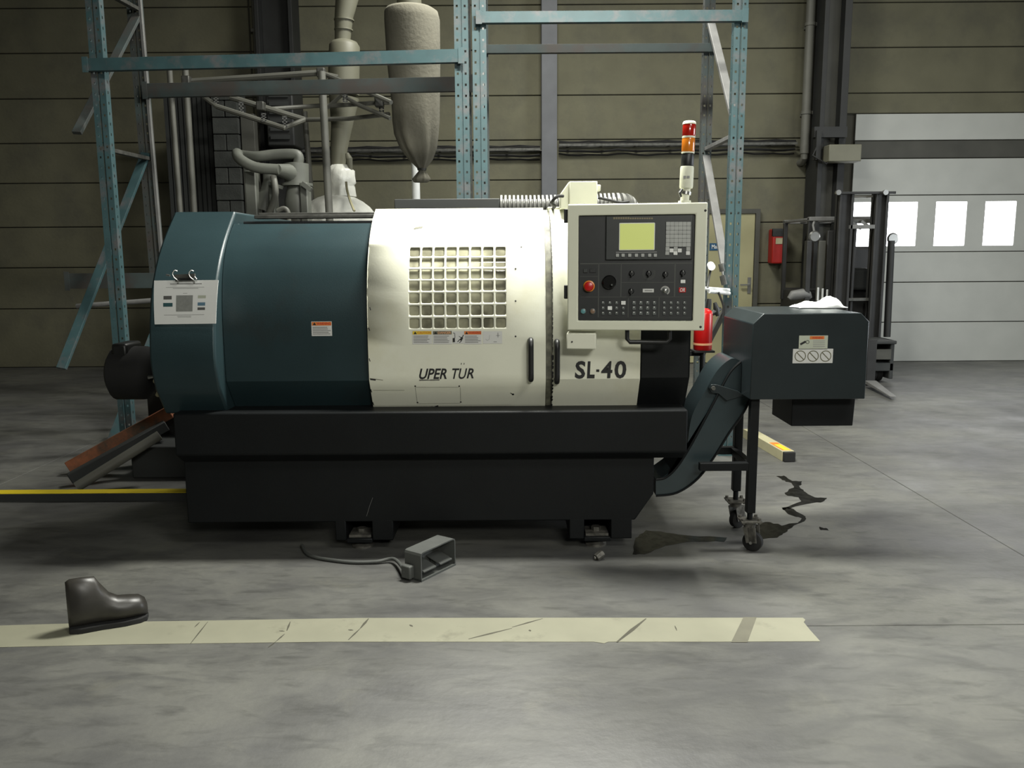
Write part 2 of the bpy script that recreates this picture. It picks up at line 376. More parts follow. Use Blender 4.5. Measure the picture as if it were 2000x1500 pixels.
# sectional overhead gate with windows
gr = struct(MB().box(gate_x0, 9.0, WY+0.02, WY+0.035, 0, gate_top).build('door_2', jointm, smooth=0, org=(gate_x0, WY, 0)))
gz = [0, 0.55, 1.10, 1.60, P(1700, 395, WY).z+0.09, P(1700, 310, WY).z, P(1700, 275, WY).z, gate_top]
gz[3] = P(1700, 481, WY).z-0.08
win = []
for k in range(len(gz)-1):
    z0, z1 = gz[k]+0.006, gz[k+1]-0.006
    if k == 3:
        wz0, wz1 = P(1700, 481, WY).z, P(1700, 395, WY).z
        wx = [(P(1652, 430, WY).x, P(1699, 430, WY).x), (P(1732, 430, WY).x, P(1790, 430, WY).x)]
        p = wx[-1][1]+0.25
        while p+0.42 < 8.9: wx.append((p, p+0.42)); p += 0.67
        wx[0] = (gate_x0+0.02, wx[0][1])
        mb = MB(); mb.box(gate_x0, 9.0, WY-0.01, WY+0.02, z0, wz0); mb.box(gate_x0, 9.0, WY-0.01, WY+0.02, wz1, z1)
        e = gate_x0
        for (q0, q1) in wx:
            if q0 > e+0.001: mb.box(e, q0, WY-0.01, WY+0.02, wz0, wz1)
            e = q1
        mb.box(e, 9.0, WY-0.01, WY+0.02, wz0, wz1)
        mb.build('section', doorw, gr, smooth=0)
        for q0, q1 in wx: MB().box(q0, q1, WY+0.008, WY+0.014, wz0, wz1).build('pane', skyem, gr, smooth=0)
    else:
        MB().box(gate_x0, 9.0, WY-0.01, WY+0.02, z0, z1).build('section', doorw if k != 5 else greycol, gr, bevel=0.004, smooth=0)
# cable tray with cables on the back wall
def wallrow(name, label, x0, x1, y):
    zt = P(1200, y, WY-0.12).z
    t = thing(name, label, 'cable tray', (P(x0, y, WY-0.12).x, WY-0.1, zt), 'cable trays along the back wall')
    a = P(x0, y, WY-0.12).x; b = P(x1, y, WY-0.12).x
    mb = MB().box(a, b, WY-0.16, WY-0.15, zt-0.016, zt+0.016).box(a, b, WY-0.03, WY-0.02, zt-0.016, zt+0.016)
    k = a+0.1
    while k < b: mb.box(k, k+0.03, WY-0.16, WY-0.001, zt-0.02, zt-0.012); k += 0.45
    mb.build('tray', dsteel, t, smooth=0)
    for r_, dz_, dy_ in ((0.012, 0.03, 0.10), (0.011, 0.05, 0.08), (0.016, -0.055, 0.05), (0.010, -0.10, 0.03)):
        pts = []; n = 24
        for i in range(n+1):
            x = a+(b-a)*i/n; pts.append((x, WY-dy_+0.0, zt+dz_+0.008*math.sin(i*1.7+dz_*40)-(0.02*abs(math.sin(i*0.5)) if dz_ < -0.05 else 0)))
        MB().tube(pts, r_, 6).build('cable', rubber, t)
    return t
wallrow('cable_tray', 'dark cable tray with sagging black cables on wall left of blue-grey post', 577, 1055, 291)
wallrow('cable_tray', 'dark cable tray with black cables on wall between blue-grey post and paired pipes', 1092, 1556, 283)
# two vertical pipes
for x, r_, lb in ((1571, 0.058, 'left one of two grey vertical wall pipes beside the black steel column'), (1590, 0.05, 'right one of two grey vertical wall pipes beside the black steel column')):
    p0 = P(x, 300, WY-0.2); mb = MB().cyl((p0.x, WY-0.2, p0.z), (p0.x, WY-0.2, CH-0.05), r_, n=16)
    mb.tube([(p0.x, WY-0.2, p0.z+0.02), (p0.x, WY-0.2, p0.z-0.05), (p0.x+0.01, WY-0.12, p0.z-0.1), (p0.x+0.01, WY-0.01, p0.z-0.1)], r_*0.8, 12)
    for k in range(3): mb.cyl((p0.x, WY-0.2, p0.z+0.5+k*1.1), (p0.x, WY-0.2, p0.z+0.54+k*1.1), r_+0.01, n=16).box(p0.x-0.015, p0.x+0.015, WY-0.16, WY-0.001, p0.z+0.5+k*1.1, p0.z+0.54+k*1.1)
    tag(mb.build('wall_pipe', pipeg), lb, 'pipe', 'grey wall pipes at right')
# bracket box on black column
t = thing('junction_box', 'beige junction box bracketed on the black steel column at right', 'box', P(1650, 317, WY-0.62))
a = P(1620, 282, WY-0.75); b = P(1682, 315, WY-0.75)
MB().box(a.x, b.x, WY-0.75, WY-0.52, b.z, a.z).build('enclosure', ductg, t, bevel=0.01)
a = P(1592, 247, WY-0.6); b = P(1655, 280, WY-0.6)
mb = MB().box(a.x, b.x, WY-0.58, WY-0.5, b.z+0.08, a.z).box(a.x+0.02, a.x+0.08, WY-0.62, WY-0.5, b.z-0.2, a.z-0.05)
mb.tube([(a.x+0.05, WY-0.6, b.z), (a.x-0.02, WY-0.62, b.z-0.15), (a.x+0.15, WY-0.63, b.z-0.25), (b.x-0.1, WY-0.6, b.z-0.1)], 0.012, 8)
mb.build('bracket', darkcol, t, smooth=30)
# red cabinet
t = thing('extinguisher_cabinet', 'red fire extinguisher cabinet on the wall right of the beige door', 'cabinet', P(1523, 516, WY-0.1))
a = P(1510, 447, WY-0.2); b = P(1537, 515, WY-0.2)
MB().box(a.x, b.x, WY-0.2, WY-0.001, b.z, a.z).build('cabinet_body', dred, t, bevel=0.02, seg=3)
MB().box(a.x+0.0, b.x-0.06, WY-0.206, WY-0.15, a.z-0.1, a.z+0.004).build('cabinet_top', darkbox, t, bevel=0.004)
MB().box(a.x+0.04, a.x+0.13, WY-0.208, WY-0.201, a.z-0.2, a.z-0.12).build('notice', cream, t, smooth=0)

# left background: sheet partition, block pier, grey post, heater box
a = P(318, 180, WY-0.7).x; b = P(412, 180, WY-0.7).x; zt = P(360, 186, WY-0.7).z
mb = MB(); n = 10
for i in range(n):
    x = a+(b-a)*i/n; wd = (b-a)/n; mb.box(x, x+wd*0.72, WY-0.7, WY-0.66, 0, zt).box(x+wd*0.72, x+wd, WY-0.67, WY-0.65, 0, zt)
tag(mb.build('partition', darkbox, smooth=0), 'tall dark sheet partition behind the left rack and scaffold', 'partition')
t = thing('block_pier', 'dark concrete block pier left of the dust blower against wall', 'pier', (P(443, 300, WY-0.9).x, WY-0.8, 0))
a = P(417, 300, WY-0.95).x; b = P(468, 300, WY-0.95).x; z = 0; k = 0
while z < 3.6:
    if k % 2: parts_ = [(a, b)]
    else: parts_ = [(a, (a+b)/2-0.004), ((a+b)/2+0.004, b)]
    for q0, q1 in parts_: MB().box(q0+random.uniform(0, .006), q1, WY-0.95+random.uniform(0, .012), WY-0.6, z+0.005, z+0.195).build('block', blockm, t, bevel=0.006, seg=1, smooth=0)
    z += 0.2; k += 1
mb = MB(); a = P(470, 300, WY-0.9).x; b = P(499, 300, WY-0.9).x
mb.box(a+0.02, b, WY-0.9, WY-0.75, 0, P(480, 222, WY-0.9).z)
tag(mb.build('steel_post', greycol, bevel=0.004), 'flat grey post between block pier and black column', 'post')
mb = MB(); p0 = P(484, 0, WY-0.35); mb.cyl((p0.x, WY-0.1, 0.02), (p0.x, WY-0.1, CH-0.02), 0.03, n=12)
for k in range(5): mb.box(p0.x-0.045, p0.x+0.045, WY-0.14, WY-0.001, 0.8+k*1.2, 0.84+k*1.2)
tag(mb.build('conduit_pipe', pipeg), 'thin grey conduit rising up the wall left of the black column', 'pipe')
t = thing('air_heater', 'black box-shaped air heater on the black column behind scaffold', 'heater', P(545, 290, WY-0.7))
a = P(517, 175, WY-0.85); b = P(576, 285, WY-0.85)
MB().box(a.x, b.x, WY-0.85, WY-0.41, b.z, a.z).build('housing', darkcol, t, bevel=0.02)
for k in range(6): MB().box(a.x+0.05, b.x-0.05, WY-0.875, WY-0.86, b.z+0.08+k*0.1, b.z+0.13+k*0.1).build('louvre', darkbox, t, smooth=0)

# ================================================================== LATHE
def mkprofile(rows, col=900):
    """rows: (image y, world Y) down the machine's middle; gives a dense (Y, Z) profile from top to bottom"""
    return [(yy, P(col, py, yy).z) for py, yy in rows]
class Surf:
    def __init__(s, pts, n=7, keep=()):
        d = []
        v = [V((p[0], p[1], 0)) for p in pts]
        # smooth through all but the last facet (kink)
        sm = smoothpts(v[:-1], n); d = [(q.x, q.y) for q in sm]
        k = (V(pts[-1])-V(pts[-2]))
        for i in range(1, 5): d.append((pts[-2][0]+k.x*i/4, pts[-2][1]+k.y*i/4))
        s.p = d; s.s = [0]
        for i in range(1, len(d)): s.s.append(s.s[-1]+math.hypot(d[i][0]-d[i-1][0], d[i][1]-d[i-1][1]))
    def at(s, t):
        t = max(0, min(s.s[-1], t))
        for i in range(1, len(s.s)):
            if t <= s.s[i]+1e-9: break
        f = (t-s.s[i-1])/max(1e-9, s.s[i]-s.s[i-1]); a, b = s.p[i-1], s.p[i]
        dy, dz = b[0]-a[0], b[1]-a[1]; l = math.hypot(dy, dz)
        return a[0]+dy*f, a[1]+dz*f, (dz/l, -dy/l)      # normal (Y,Z) outward = toward -Y
    def hit(s, px, py, off=0.0):
        d = ray(px, py); best = None
        for i in range(1, len(s.p)):
            (y0, z0), (y1, z1) = s.p[i-1], s.p[i]; ny, nz = (z1-z0), -(y1-y0)
            den = d.y*ny+d.z*nz
            if abs(den) < 1e-9: continue
            t = ((y0-CAM.y)*ny+(z0-CAM.z)*nz)/den; q = CAM+d*t
            u = ((q.y-y0)*(y1-y0)+(q.z-z0)*(z1-z0))/((y1-y0)**2+(z1-z0)**2)
            if (-1e-6 <= u <= 1+1e-6) or (i == 1 and u < 0) or (i == len(s.p)-1 and u > 1):
                if best is None or t < best[0]: best = (t, q.x, s.s[i-1]+u*(s.s[i]-s.s[i-1]))
        return best[1], best[2]
    def T(s, x, t, off=0.0):
        y, z, n = s.at(t); return V((x, y+n[0]*off, z+n[1]*off))
def ext(pts, dy): return [(p[0]+dy, p[1]) for p in pts]
MAIN = mkprofile([(407, 4.42), (425, 4.325), (450, 4.235), (490, 4.145), (540, 4.085), (620, 4.05), (742, 4.05), (804, 4.165)])
DARK = mkprofile([(434, 4.335), (455, 4.26), (490, 4.18), (540, 4.12), (620, 4.085), (742, 4.085), (806, 4.235)])
COVR = mkprofile([(414, 4.385), (470, 4.21), (530, 4.085), (600, 4.005), (700, 3.965), (760, 4.0), (808, 4.10)], 380)
SM = Surf(MAIN); SD = Surf(DARK); SV = Surf(COVR)
XL, XR = -1.745, 0.885; XC = -1.425; XW0 = -0.705; XW1 = P(1066, 620, 4.05).x; XF0 = P(1079, 620, 4.05).x; XF1 = P(1251, 700, 4.05).x
lathe = thing('cnc_lathe', 'large dark teal and white computer controlled lathe with curved sliding door', 'lathe', (-0.4, 4.6, 0))
def endprism(S, x0, x1, back, zb, name, mt, bev=0.012):
    poly = list(S.p) + [(back, S.p[-1][1]), (back, S.p[0][1])]
    return MB().prism(poly, 'x', x0, x1).build(name, mt, lathe, bevel=bev, smooth=30)
endprism(SV, XL, XC, 5.6, 0, 'end_cover', teal)
# dark curved front panel, recessed behind the white door
def sheet(S, x0, x1, name, mt, t0=0.0, t1=None, dp=0.03, off=0.0, n=None, par=None):
    mb = MB(); t1 = S.s[-1] if t1 is None else t1
    ts = [t0]+[t for t in S.s if t0+1e-6 < t < t1-1e-6]+[t1]
    poly = [S.T(0, t, off) for t in ts]+[S.T(0, t, off-dp) for t in reversed(ts)]
    for i in range(len(ts)-1):
        a, b, c, d = (ts[i], ts[i+1], off, off-dp)
        mb.hexa([S.T(x0, a, c), S.T(x0, b, c), S.T(x0, b, d), S.T(x0, a, d)], [S.T(x1, a, c), S.T(x1, b, c), S.T(x1, b, d), S.T(x1, a, d)])
    return mb
def curved(S, x0, x1, name, mt, dp=0.02, bevel=0.004, t0=0.0, t1=None):
    mb = MB(); t1 = S.s[-1] if t1 is None else t1
    ts = [t0]+[t for t in S.s if t0+1e-6 < t < t1-1e-6]+[t1]
    poly = [(S.T(0, t).y, S.T(0, t).z) for t in ts]+[(S.T(0, t, -dp).y, S.T(0, t, -dp).z) for t in reversed(ts)]
    return mb.prism(poly, 'x', x0, x1).build(name, mt, lathe, bevel=bevel, smooth=30)
fp = curved(SD, XC+0.02, XW0+0.06, 'front_panel', teal)
# faint seam across the dark panel + little rim at its left foot
endprism(SD, XC, XC+0.028, 5.5, 0, 'side_flange', teal, 0.004)
# warning label on the dark panel
def patch_T(S, px0, py0, px1, py1, off):
    """local (u,v) in [0,1]^2 -> on surface"""
    x0, s0 = S.hit(px0, py0); x1, s1 = S.hit(px1, py1)
    return lambda p: S.T(x0+(x1-x0)*p.x, s1+(s0-s1)*p.y, off+p.z*0.0006), abs(x1-x0), abs(s1-s0)
def strip(mb, u0, u1, v0, v1, z):
    n = 4
    vs = []
    for j in range(n+1):
        v = v0+(v1-v0)*j/n; vs += [(u0, v, z), (u1, v, z)]
    mb.add(vs, [(2*j, 2*j+1, 2*j+3, 2*j+2) for j in range(n)])
def greylines(mb, u0, u1, v0, v1, n, z=2, m=None):
    mb.m(m or inkg)
    for k in range(n):
        v = v0+(v1-v0)*(k+0.5)/n; h = (v1-v0)/n*0.22
        strip(mb, u0, u1-(random.uniform(0, 0.25)*(u1-u0)), v-h, v+h, z)
def warn_label(S, box, par, head, word, wordm, name='warning_label', lines=5, tri=True):
    T, w_, h_ = patch_T(S, *box, 0.002)
    mb = MB(T).m(lblw); strip(mb, 0, 1, 0, 1, 0)
    mb.m(head); strip(mb, 0.02, 0.98, 0.72, 0.97, 1)
    mb.m(wordm).text(word, 0.27, 0.95, 0.76, 0.94, 2, 0, 0.02)
    mb.m(ink if wordm != lblw else lblw).add([(0.07, 0.75, 2), (0.24, 0.75, 2), (0.155, 0.95, 2)], [(0, 1, 2)])
    greylines(mb, 0.06, 0.95, 0.08, 0.66, lines)
    return mb.build(name, None, par, smooth=0)
warn_label(SD, (608, 628, 649, 656), fp, lblo, 'WARNING', lblr)['label'] = 'small white label with orange WARNING header'
# rail above the dark panel
ra = P(505, 424, 4.5); rb = P(727, 420, 4.5)
MB().box(ra.x, rb.x+0.3, 4.42, 4.48, ra.z-0.012, ra.z+0.006).box(ra.x, rb.x+0.3, 4.50, 4.54, ra.z+0.006, ra.z+0.022).build('door_rail', dsteel, lathe, bevel=0.003)
# ---- white sliding door with window grid of holes
rowpx = [(483, 500.6), (504, 522), (526, 545), (548.5, 568), (572, 592), (596, 616), (621, 641)]
rows = [(SM.hit(893, a)[1], SM.hit(893, b)[1]) for a, b in rowpx]
xa = SM.hit(799, 600)[0]; xb = SM.hit(988, 600)[0]; pit = (xb-xa+0.0105)/8; hw = pit-0.0105
cb = [xa-0.00525+pit*i for i in range(9)]
rbn = [rows[0][0]-0.005]+[(rows[i][1]+rows[i+1][0])/2 for i in range(6)]+[rows[-1][1]+0.005]
mb = MB()
def quad(x0, x1, t0, t1): mb.add([SM.T(x0, t0), SM.T(x1, t0), SM.T(x1, t1), SM.T(x0, t1)], [(0, 1, 2, 3)])
above = [t for t in SM.s if t < rbn[0]-1e-4]+[rbn[0]]; below = [rbn[-1]]+[t for t in SM.s if t > rbn[-1]+1e-4]
colsx = [XW0]+cb+[XW1]
for seq in (above, below):
    for i in range(len(seq)-1):
        for k in range(len(colsx)-1): quad(colsx[k], colsx[k+1], seq[i], seq[i+1])
for i in range(7):
    quad(XW0, cb[0], rbn[i], rbn[i+1]); quad(cb[-1], XW1, rbn[i], rbn[i+1])
    for k in range(8):
        x0, x1 = cb[k]+0.00525, cb[k+1]-0.00525; t0, t1 = rows[i]; r_ = 0.009
        inner = []
        for cx, ct, a0 in ((x1-r_, t1-r_, 0), (x0+r_, t1-r_, 90), (x0+r_, t0+r_, 180), (x1-r_, t0+r_, 270)):
            inner.append([SM.T(cx+r_*math.cos(math.radians(a0+q*22.5)), ct+r_*math.sin(math.radians(a0+q*22.5))) for q in range(5)])
        cor = [SM.T(cb[k+1], rbn[i+1]), SM.T(cb[k], rbn[i+1]), SM.T(cb[k], rbn[i]), SM.T(cb[k+1], rbn[i])]
        for q in range(4):
            A = inner[q]; B = inner[(q+1) % 4]
            vs = [cor[q], cor[(q+1) % 4]]+[B[2], B[1], B[0], A[4], A[3], A[2]]
            mb.add(vs, [tuple(range(8))])
# returned rims of the door
for xx in (XW0, XW1):
    for i in range(len(SM.s)-1):
        a, b = SM.s[i], SM.s[i+1]
        mb.add([SM.T(xx, a), SM.T(xx, b), SM.T(xx, b, -0.03), SM.T(xx, a, -0.03)], [(0, 1, 2, 3)])
mb.add([SM.T(XW0, 0), SM.T(XW1, 0), SM.T(XW1, 0, -0.03), SM.T(XW0, 0, -0.03)], [(0, 1, 2, 3)])
door = mb.build('sliding_door', white, lathe, weld=True, solid=0.003, smooth=40)
door['label'] = 'white curved sliding door with a grid window'
# pane and interior seen through the holes
t0, t1 = rbn[0]-0.02, rbn[-1]+0.02; n = 14
mb = MB()
for i in range(n):
    a = t0+(t1-t0)*i/n; b = t0+(t1-t0)*(i+1)/n
    mb.hexa([SM.T(cb[0]-0.02, a, -0.008), SM.T(cb[0]-0.02, b, -0.008), SM.T(cb[0]-0.02, b, -0.012), SM.T(cb[0]-0.02, a, -0.012)],
            [SM.T(cb[-1]+0.02, a, -0.008), SM.T(cb[-1]+0.02, b, -0.008), SM.T(cb[-1]+0.02, b, -0.012), SM.T(cb[-1]+0.02, a, -0.012)])
mb.build('window_pane', film, door, smooth=40, weld=True)
MB().box(cb[0]-0.1, cb[-1]+0.15, 4.75, 4.77, 1.0, 1.7).build('inner_wall', mat('inner_wall_grey', (150, 150, 132), 0.5), lathe, smooth=0)
# labels under the window
warn_label(SM, (805, 646, 844, 672), door, lbly, 'CAUTION', lblo)['label'] = 'white label with yellow CAUTION header'
warn_label(SM, (845, 646, 883.5, 672), door, lblg, 'DANGER', lblol)['label'] = 'white label with olive DANGER header'
warn_label(SM, (906, 646, 941, 672), door, lblo, 'WARNING', lblr)['label'] = 'white label with orange WARNING header'
T, w_, h_ = patch_T(SM, 884.5, 647, 906, 671, 0.002)
mb = MB(T).m(lblw); strip(mb, 0, 1, 0, 1, 0); mb.m(ink)
def line2(mb, pts, wd, asp, z=1):
    for (x0, y0), (x1, y1) in zip(pts, pts[1:]):
        dx, dy = (x1-x0)*asp, y1-y0; l = math.hypot(dx, dy) or 1; nx, ny = -dy/l*wd/asp, dx/l*wd
        mb.add([(x0+nx, y0+ny, z), (x1+nx, y1+ny, z), (x1-nx, y1-ny, z), (x0-nx, y0-ny, z)], [(0, 1, 2, 3)])
asp = w_/h_
line2(mb, [(0.08, 0.12), (0.08, 0.45)], 0.09, asp); line2(mb, [(0.02, 0.85), (0.17, 0.85), (0.2, 0.5), (0.12, 0.45)], 0.02, asp)
line2(mb, [(0.98, 0.7), (0.78, 0.38)], 0.035, asp); line2(mb, [(0.86, 0.5), (0.7, 0.25)], 0.09, asp); line2(mb, [(0.85, 0.28), (0.62, 0.34), (0.42, 0.14)], 0.03, asp)
line2(mb, [(0.78, 0.2), (0.58, 0.08)], 0.03, asp); line2(mb, [(0.75, 0.5), (0.55, 0.6)], 0.02, asp)
mb.build('warning_label', None, door, smooth=0)['label'] = 'white pictogram label with a falling figure'
T, w_, h_ = patch_T(SM, 943, 647, 981, 671, 0.002)
mb = MB(T).m(lblw); strip(mb, 0, 1, 0, 1, 0); mb.m(ink); line2(mb, [(0.68, 0.66), (0.88, 0.66)], 0.012, w_/h_); line2(mb, [(0.78, 0.5), (0.78, 0.88)], 0.016, w_/h_)
mb.m(inkg); line2(mb, [(0.35, 0.7), (0.33, 0.35), (0.22, 0.25), (0.14, 0.38)], 0.012, w_/h_); line2(mb, [(0.55, 0.15), (0.72, 0.15)], 0.025, w_/h_)
mb.build('warning_label', None, door, smooth=0)['label'] = 'faded white label with a small black cross'
# lettering UPER TÜR
T, w_, h_ = patch_T(SM, 818.5, 719.5, 926.5, 741, 0.0015)
mb = MB(T).m(ink)
mb.text('UPER', 0.0, 0.50, 0.05, 0.98, 1, 0.30, 0.022)
line2(mb, [(0.0, -0.02), (0.16, -0.01)], 0.025, 5); line2(mb, [(0.2, -0.015), (0.37, -0.01)], 0.025, 5)
mb.build('lettering', None, door, smooth=0)['label'] = 'black italic lettering UPER'
mb = MB(T).m(ink)
mb.text('TU', 0.60, 0.875, 0.05, 0.98, 1, 0.30, 0.012).text('R', 0.86, 0.99, 0.10, 0.98, 1, 0.30, 0.02)
line2(mb, [(0.765, 1.32), (0.772, 1.45)], 0.03, 5); line2(mb, [(0.815, 1.32), (0.822, 1.45)], 0.03, 5)
mb.build('lettering', None, door, smooth=0)['label'] = 'black italic lettering TÜR'
# remains of the embossed script above the window
T, w_, h_ = patch_T(SM, 812, 422, 890, 447, 0.0015)
mb = MB(T).m(chip); line2(mb, [(0.0, 0.02), (0.2, 0.10), (0.2, 0.14), (0.02, 0.08)], 0.03, 3)
mb.m(inkg)
line2(mb, [(0.06, 0.15), (0.14, 0.45), (0.24, 0.85), (0.27, 0.95)], 0.014, 3); line2(mb, [(0.2, 0.15), (0.26, 0.5), (0.36, 0.9)], 0.012, 3)
line2(mb, [(0.3, 0.45), (0.29, 0.25), (0.36, 0.18), (0.44, 0.3), (0.46, 0.5)], 0.012, 3); line2(mb, [(0.47, 0.45), (0.47, 0.25), (0.53, 0.18)], 0.01, 3)
line2(mb, [(0.6, 0.4), (0.58, 0.2)], 0.01, 3); line2(mb, [(0.72, 0.6), (0.68, 0.25)], 0.008, 3)
mb.build('script_remains', None, door, smooth=0)['label'] = 'faint torn remains of pale script lettering'
# screw plate outline, screws and paint chips on the lower facet
mb = MB(lambda p: p)
def spot(S, px, py, r, mt, flat=0.0015, n=8):
    x, t = S.hit(px, py); mb.m(mt)
    vs = [S.T(x, t, flat)]+[S.T(x+r*math.cos(6.283*k/n), t+r*math.sin(6.283*k/n), flat*0.6) for k in range(n)]
    mb.add(vs, [(0, 1+k, 1+(k+1) % n) for k in range(n)])
for a, b in ((811, 754), (897, 754), (815.5, 786), (900, 785), (1018.5, 482), (1007, 525), (1007, 588), (1007, 657)):
    mb = MB(); spot(SM, a, b, 0.0045, ink); mb.build('screw', None, door, smooth=0)
mb = MB(lambda p: p)
spot(SM, 1002, 770, 0.006, ink); spot(SM, 844, 795, 0.006, ink)
def seg(S, a, b, wd, mt, off=0.001):
    mb.m(mt); (x0, t0), (x1, t1) = S.hit(*a), S.hit(*b)
    l = math.hypot(x1-x0, t1-t0); nx, nt = -(t1-t0)/l*wd, (x1-x0)/l*wd
    mb.add([S.T(x0+nx, t0+nt, off), S.T(x1+nx, t1+nt, off), S.T(x1-nx, t1-nt, off), S.T(x0-nx, t0-nt, off)], [(0, 1, 2, 3)])
for a, b in (((811, 756), (815, 786)), ((815, 788), (900, 787)), ((900, 785), (899, 756)), ((811, 756), (897, 756))): seg(SM, a, b, 0.0007, chip)
seg(SM, (842, 797), (856, 792), 0.0035, ink); seg(SM, (997, 767), (1003, 771), 0.0018, ink)
seg(SM, (723, 741), (734, 742), 0.003, ink); seg(SM, (722, 739), (748, 742.5), 0.0014, chip); seg(SM, (729, 762), (790, 762), 0.0008, chip)
seg(SM, (820, 742.5), (858, 742), 0.0012, ink)
for a, b in ((724, 600), (722, 640), (723, 700), (726, 760), (730, 785)): seg(SM, (a-2, b), (a, b+6), 0.002, ink)
mb.build('paint_chips', None, door, smooth=0)['kind'] = 'stuff'
# door stop at bottom track
MB().box(XC+0.05, XF1, 4.16, 4.22, MAIN[-1][1]-0.012, MAIN[-1][1]).build('track', zinc, lathe, bevel=0.002)
# fixed white panel on the right, strip between
fx = curved(SM, XF0, XF1, 'fixed_panel', white, dp=0.03)
fx['label'] = 'white fixed panel marked SL-40'
mb = MB()
ps = [(SM.T(0, t, -0.012).y, SM.T(0, t, -0.012).z) for t in SM.s]+[(SM.T(0, t, -0.028).y, SM.T(0, t, -0.028).z) for t in reversed(SM.s)]
mb.prism(ps, 'x', XW1+0.002, XF0-0.001); mb.build('door_gap_strip', chip, lathe, smooth=30)
mb = MB(); random.seed(3)
for k in range(46):
    py = 430+k*8.0+random.uniform(-3, 3); x, t = SM.hit(1079, py); r_ = random.uniform(0.0008, 0.0024) + (0.0035 if py > 690 else 0)
    x = XF0+0.001
    mb.add([SM.T(x-r_, t-0.01, 0.001), SM.T(x+r_, t-0.004, 0.001), SM.T(x+r_*0.7, t+0.008, 0.001), SM.T(x-r_*0.6, t+0.012, 0.001)], [(0, 1, 2, 3)])
mb.build('chipped_edge', ink, fx, smooth=0)['kind'] = 'stuff'
T, w_, h_ = patch_T(SM, 1123, 705, 1223, 739, 0.0015)
mb = MB(T).m(ink); mb.text('S', 0.0, 0.20, 0.0, 1.0, 1, 0.06, 0.03).text('L', 0.235, 0.385, 0.02, 0.98, 1, 0.06, 0.04).text('-', 0.415, 0.475, 0.38, 0.52, 1, 0, 0.0).text('4', 0.51, 0.73, 0.02, 0.98, 1, 0.06, 0.025).text('0', 0.77, 1.0, 0.0, 1.0, 1, 0.03, 0.025)
mb.build('lettering', None, fx, smooth=0)['label'] = 'black lettering SL-40'
# vertical black handles
def handle(cx, y0, y1, par):
    x, t0_ = SM.hit(cx, y0); _, t1_ = SM.hit(cx, y1)
    mb = MB(); pts = []
    n = 10
    for k in range(n+1):
        t = t0_+(t1_-t0_)*k/n; pts.append(SM.T(x, t, 0.045))
    pts = [SM.T(x, t0_, 0.0), SM.T(x, t0_-0.002, 0.02), SM.T(x, t0_+0.002, 0.036)]+pts[1:-1]+[SM.T(x, t1_-0.002, 0.036), SM.T(x, t1_+0.002, 0.02), SM.T(x, t1_, 0.0)]
    mb.tube(smoothpts(pts, 2), 0.0135, 12).build('door_handle', black, par, smooth=60)
handle(1036.5, 664, 739, door); handle(1087.5, 667, 740, fx)
# right end cover
SR = Surf(ext(MAIN, 0.03)); SR.p = [(p[0], min(p[1], 1.70)) for p in SR.p]
poly = [p for p in SR.p]+[(5.6, SR.p[-1][1]), (5.6, 1.70)]
MB().prism(poly, 'x', XF1+0.001, XR).build('end_cover', dteal, lathe, bevel=0.01, smooth=30)
# body core and roof
MB().box(XL+0.02, XR-0.02, 4.5, 5.62, 0.5, 1.69).build('housing', dteal, lathe, bevel=0.01)
# apron and base
zt = P(900, 804, 4.0).z; zb = P(900, 886, 4.0).z
AX0 = P(339, 840, 4.0).x; AX1 = P(1343, 840, 4.0).x
mb = MB().prism([(4.0, zt), (4.0, zb), (4.07, zb-0.045), (5.5, zb-0.045), (5.5, zt)], 'x', AX0, AX1)
mb.build('apron', dteal, lathe, bevel=0.008, smooth=30)
BX0 = P(362, 950, 4.1).x; BX1 = P(1277, 930, 4.1).x; zl = P(900, 1018, 4.1).z
poly = [(BX0, zb-0.03), (BX0, zl), (P(1112, 1018, 4.1).x, zl), (P(1240, 1018, 4.1).x, zl), (BX1, P(1270, 965, 4.1).z), (BX1, zb-0.03)]
MB().prism(poly, 'y', 4.1, 5.35).build('base', dteal, lathe, bevel=0.006, smooth=30)
for (a0, a1, h0, h1) in ((655, 768, 676, 727), (1112, 1234, 1141, 1193)):
    for yy in (4.1, 4.95):
        X0, X1 = P(a0, 1040, 4.1).x, P(a1, 1040, 4.1).x; H0, H1 = P(h0, 1040, 4.1).x, P(h1, 1040, 4.1).x
        mb = MB().box(X0, H0, yy, yy+0.35, 0.055, zl+0.01).box(H1, X1, yy, yy+0.35, 0.055, zl+0.01).box(H0, H1, yy, yy+0.35, 0.04, 0.065).box(H0, H1, yy+0.3, yy+0.35, 0.06, zl)
        if yy < 4.5: mb.m(dteal)
        f_ = mb.build('foot', dteal, lathe, bevel=0.005)
        cx = (H0+H1)/2
        MB().lathe([(0.055, 0), (0.055, 0.008), (0.03, 0.03), (0.016, 0.035), (0.016, 0.085), (0.0, 0.088)], (cx, yy+0.08, 0), 20).build('levelling_pad', caststeel, f_)
        MB().box(H0+0.01, H1-0.01, yy+0.02, yy+0.14, 0.065, 0.078).cyl((cx, yy+0.08, 0.078), (cx, yy+0.08, 0.098), 0.026, n=6).build('nut', caststeel, f_)
# scratches on base and specks
mb = MB(); q = [P(728, 972, 4.097), P(722, 988, 4.097), P(716, 1008, 4.097)]
for a, b in zip(q, q[1:]): mb.bar(a, b, 0.0025, 0.0015)
mb.build('scratch', zinc, lathe)
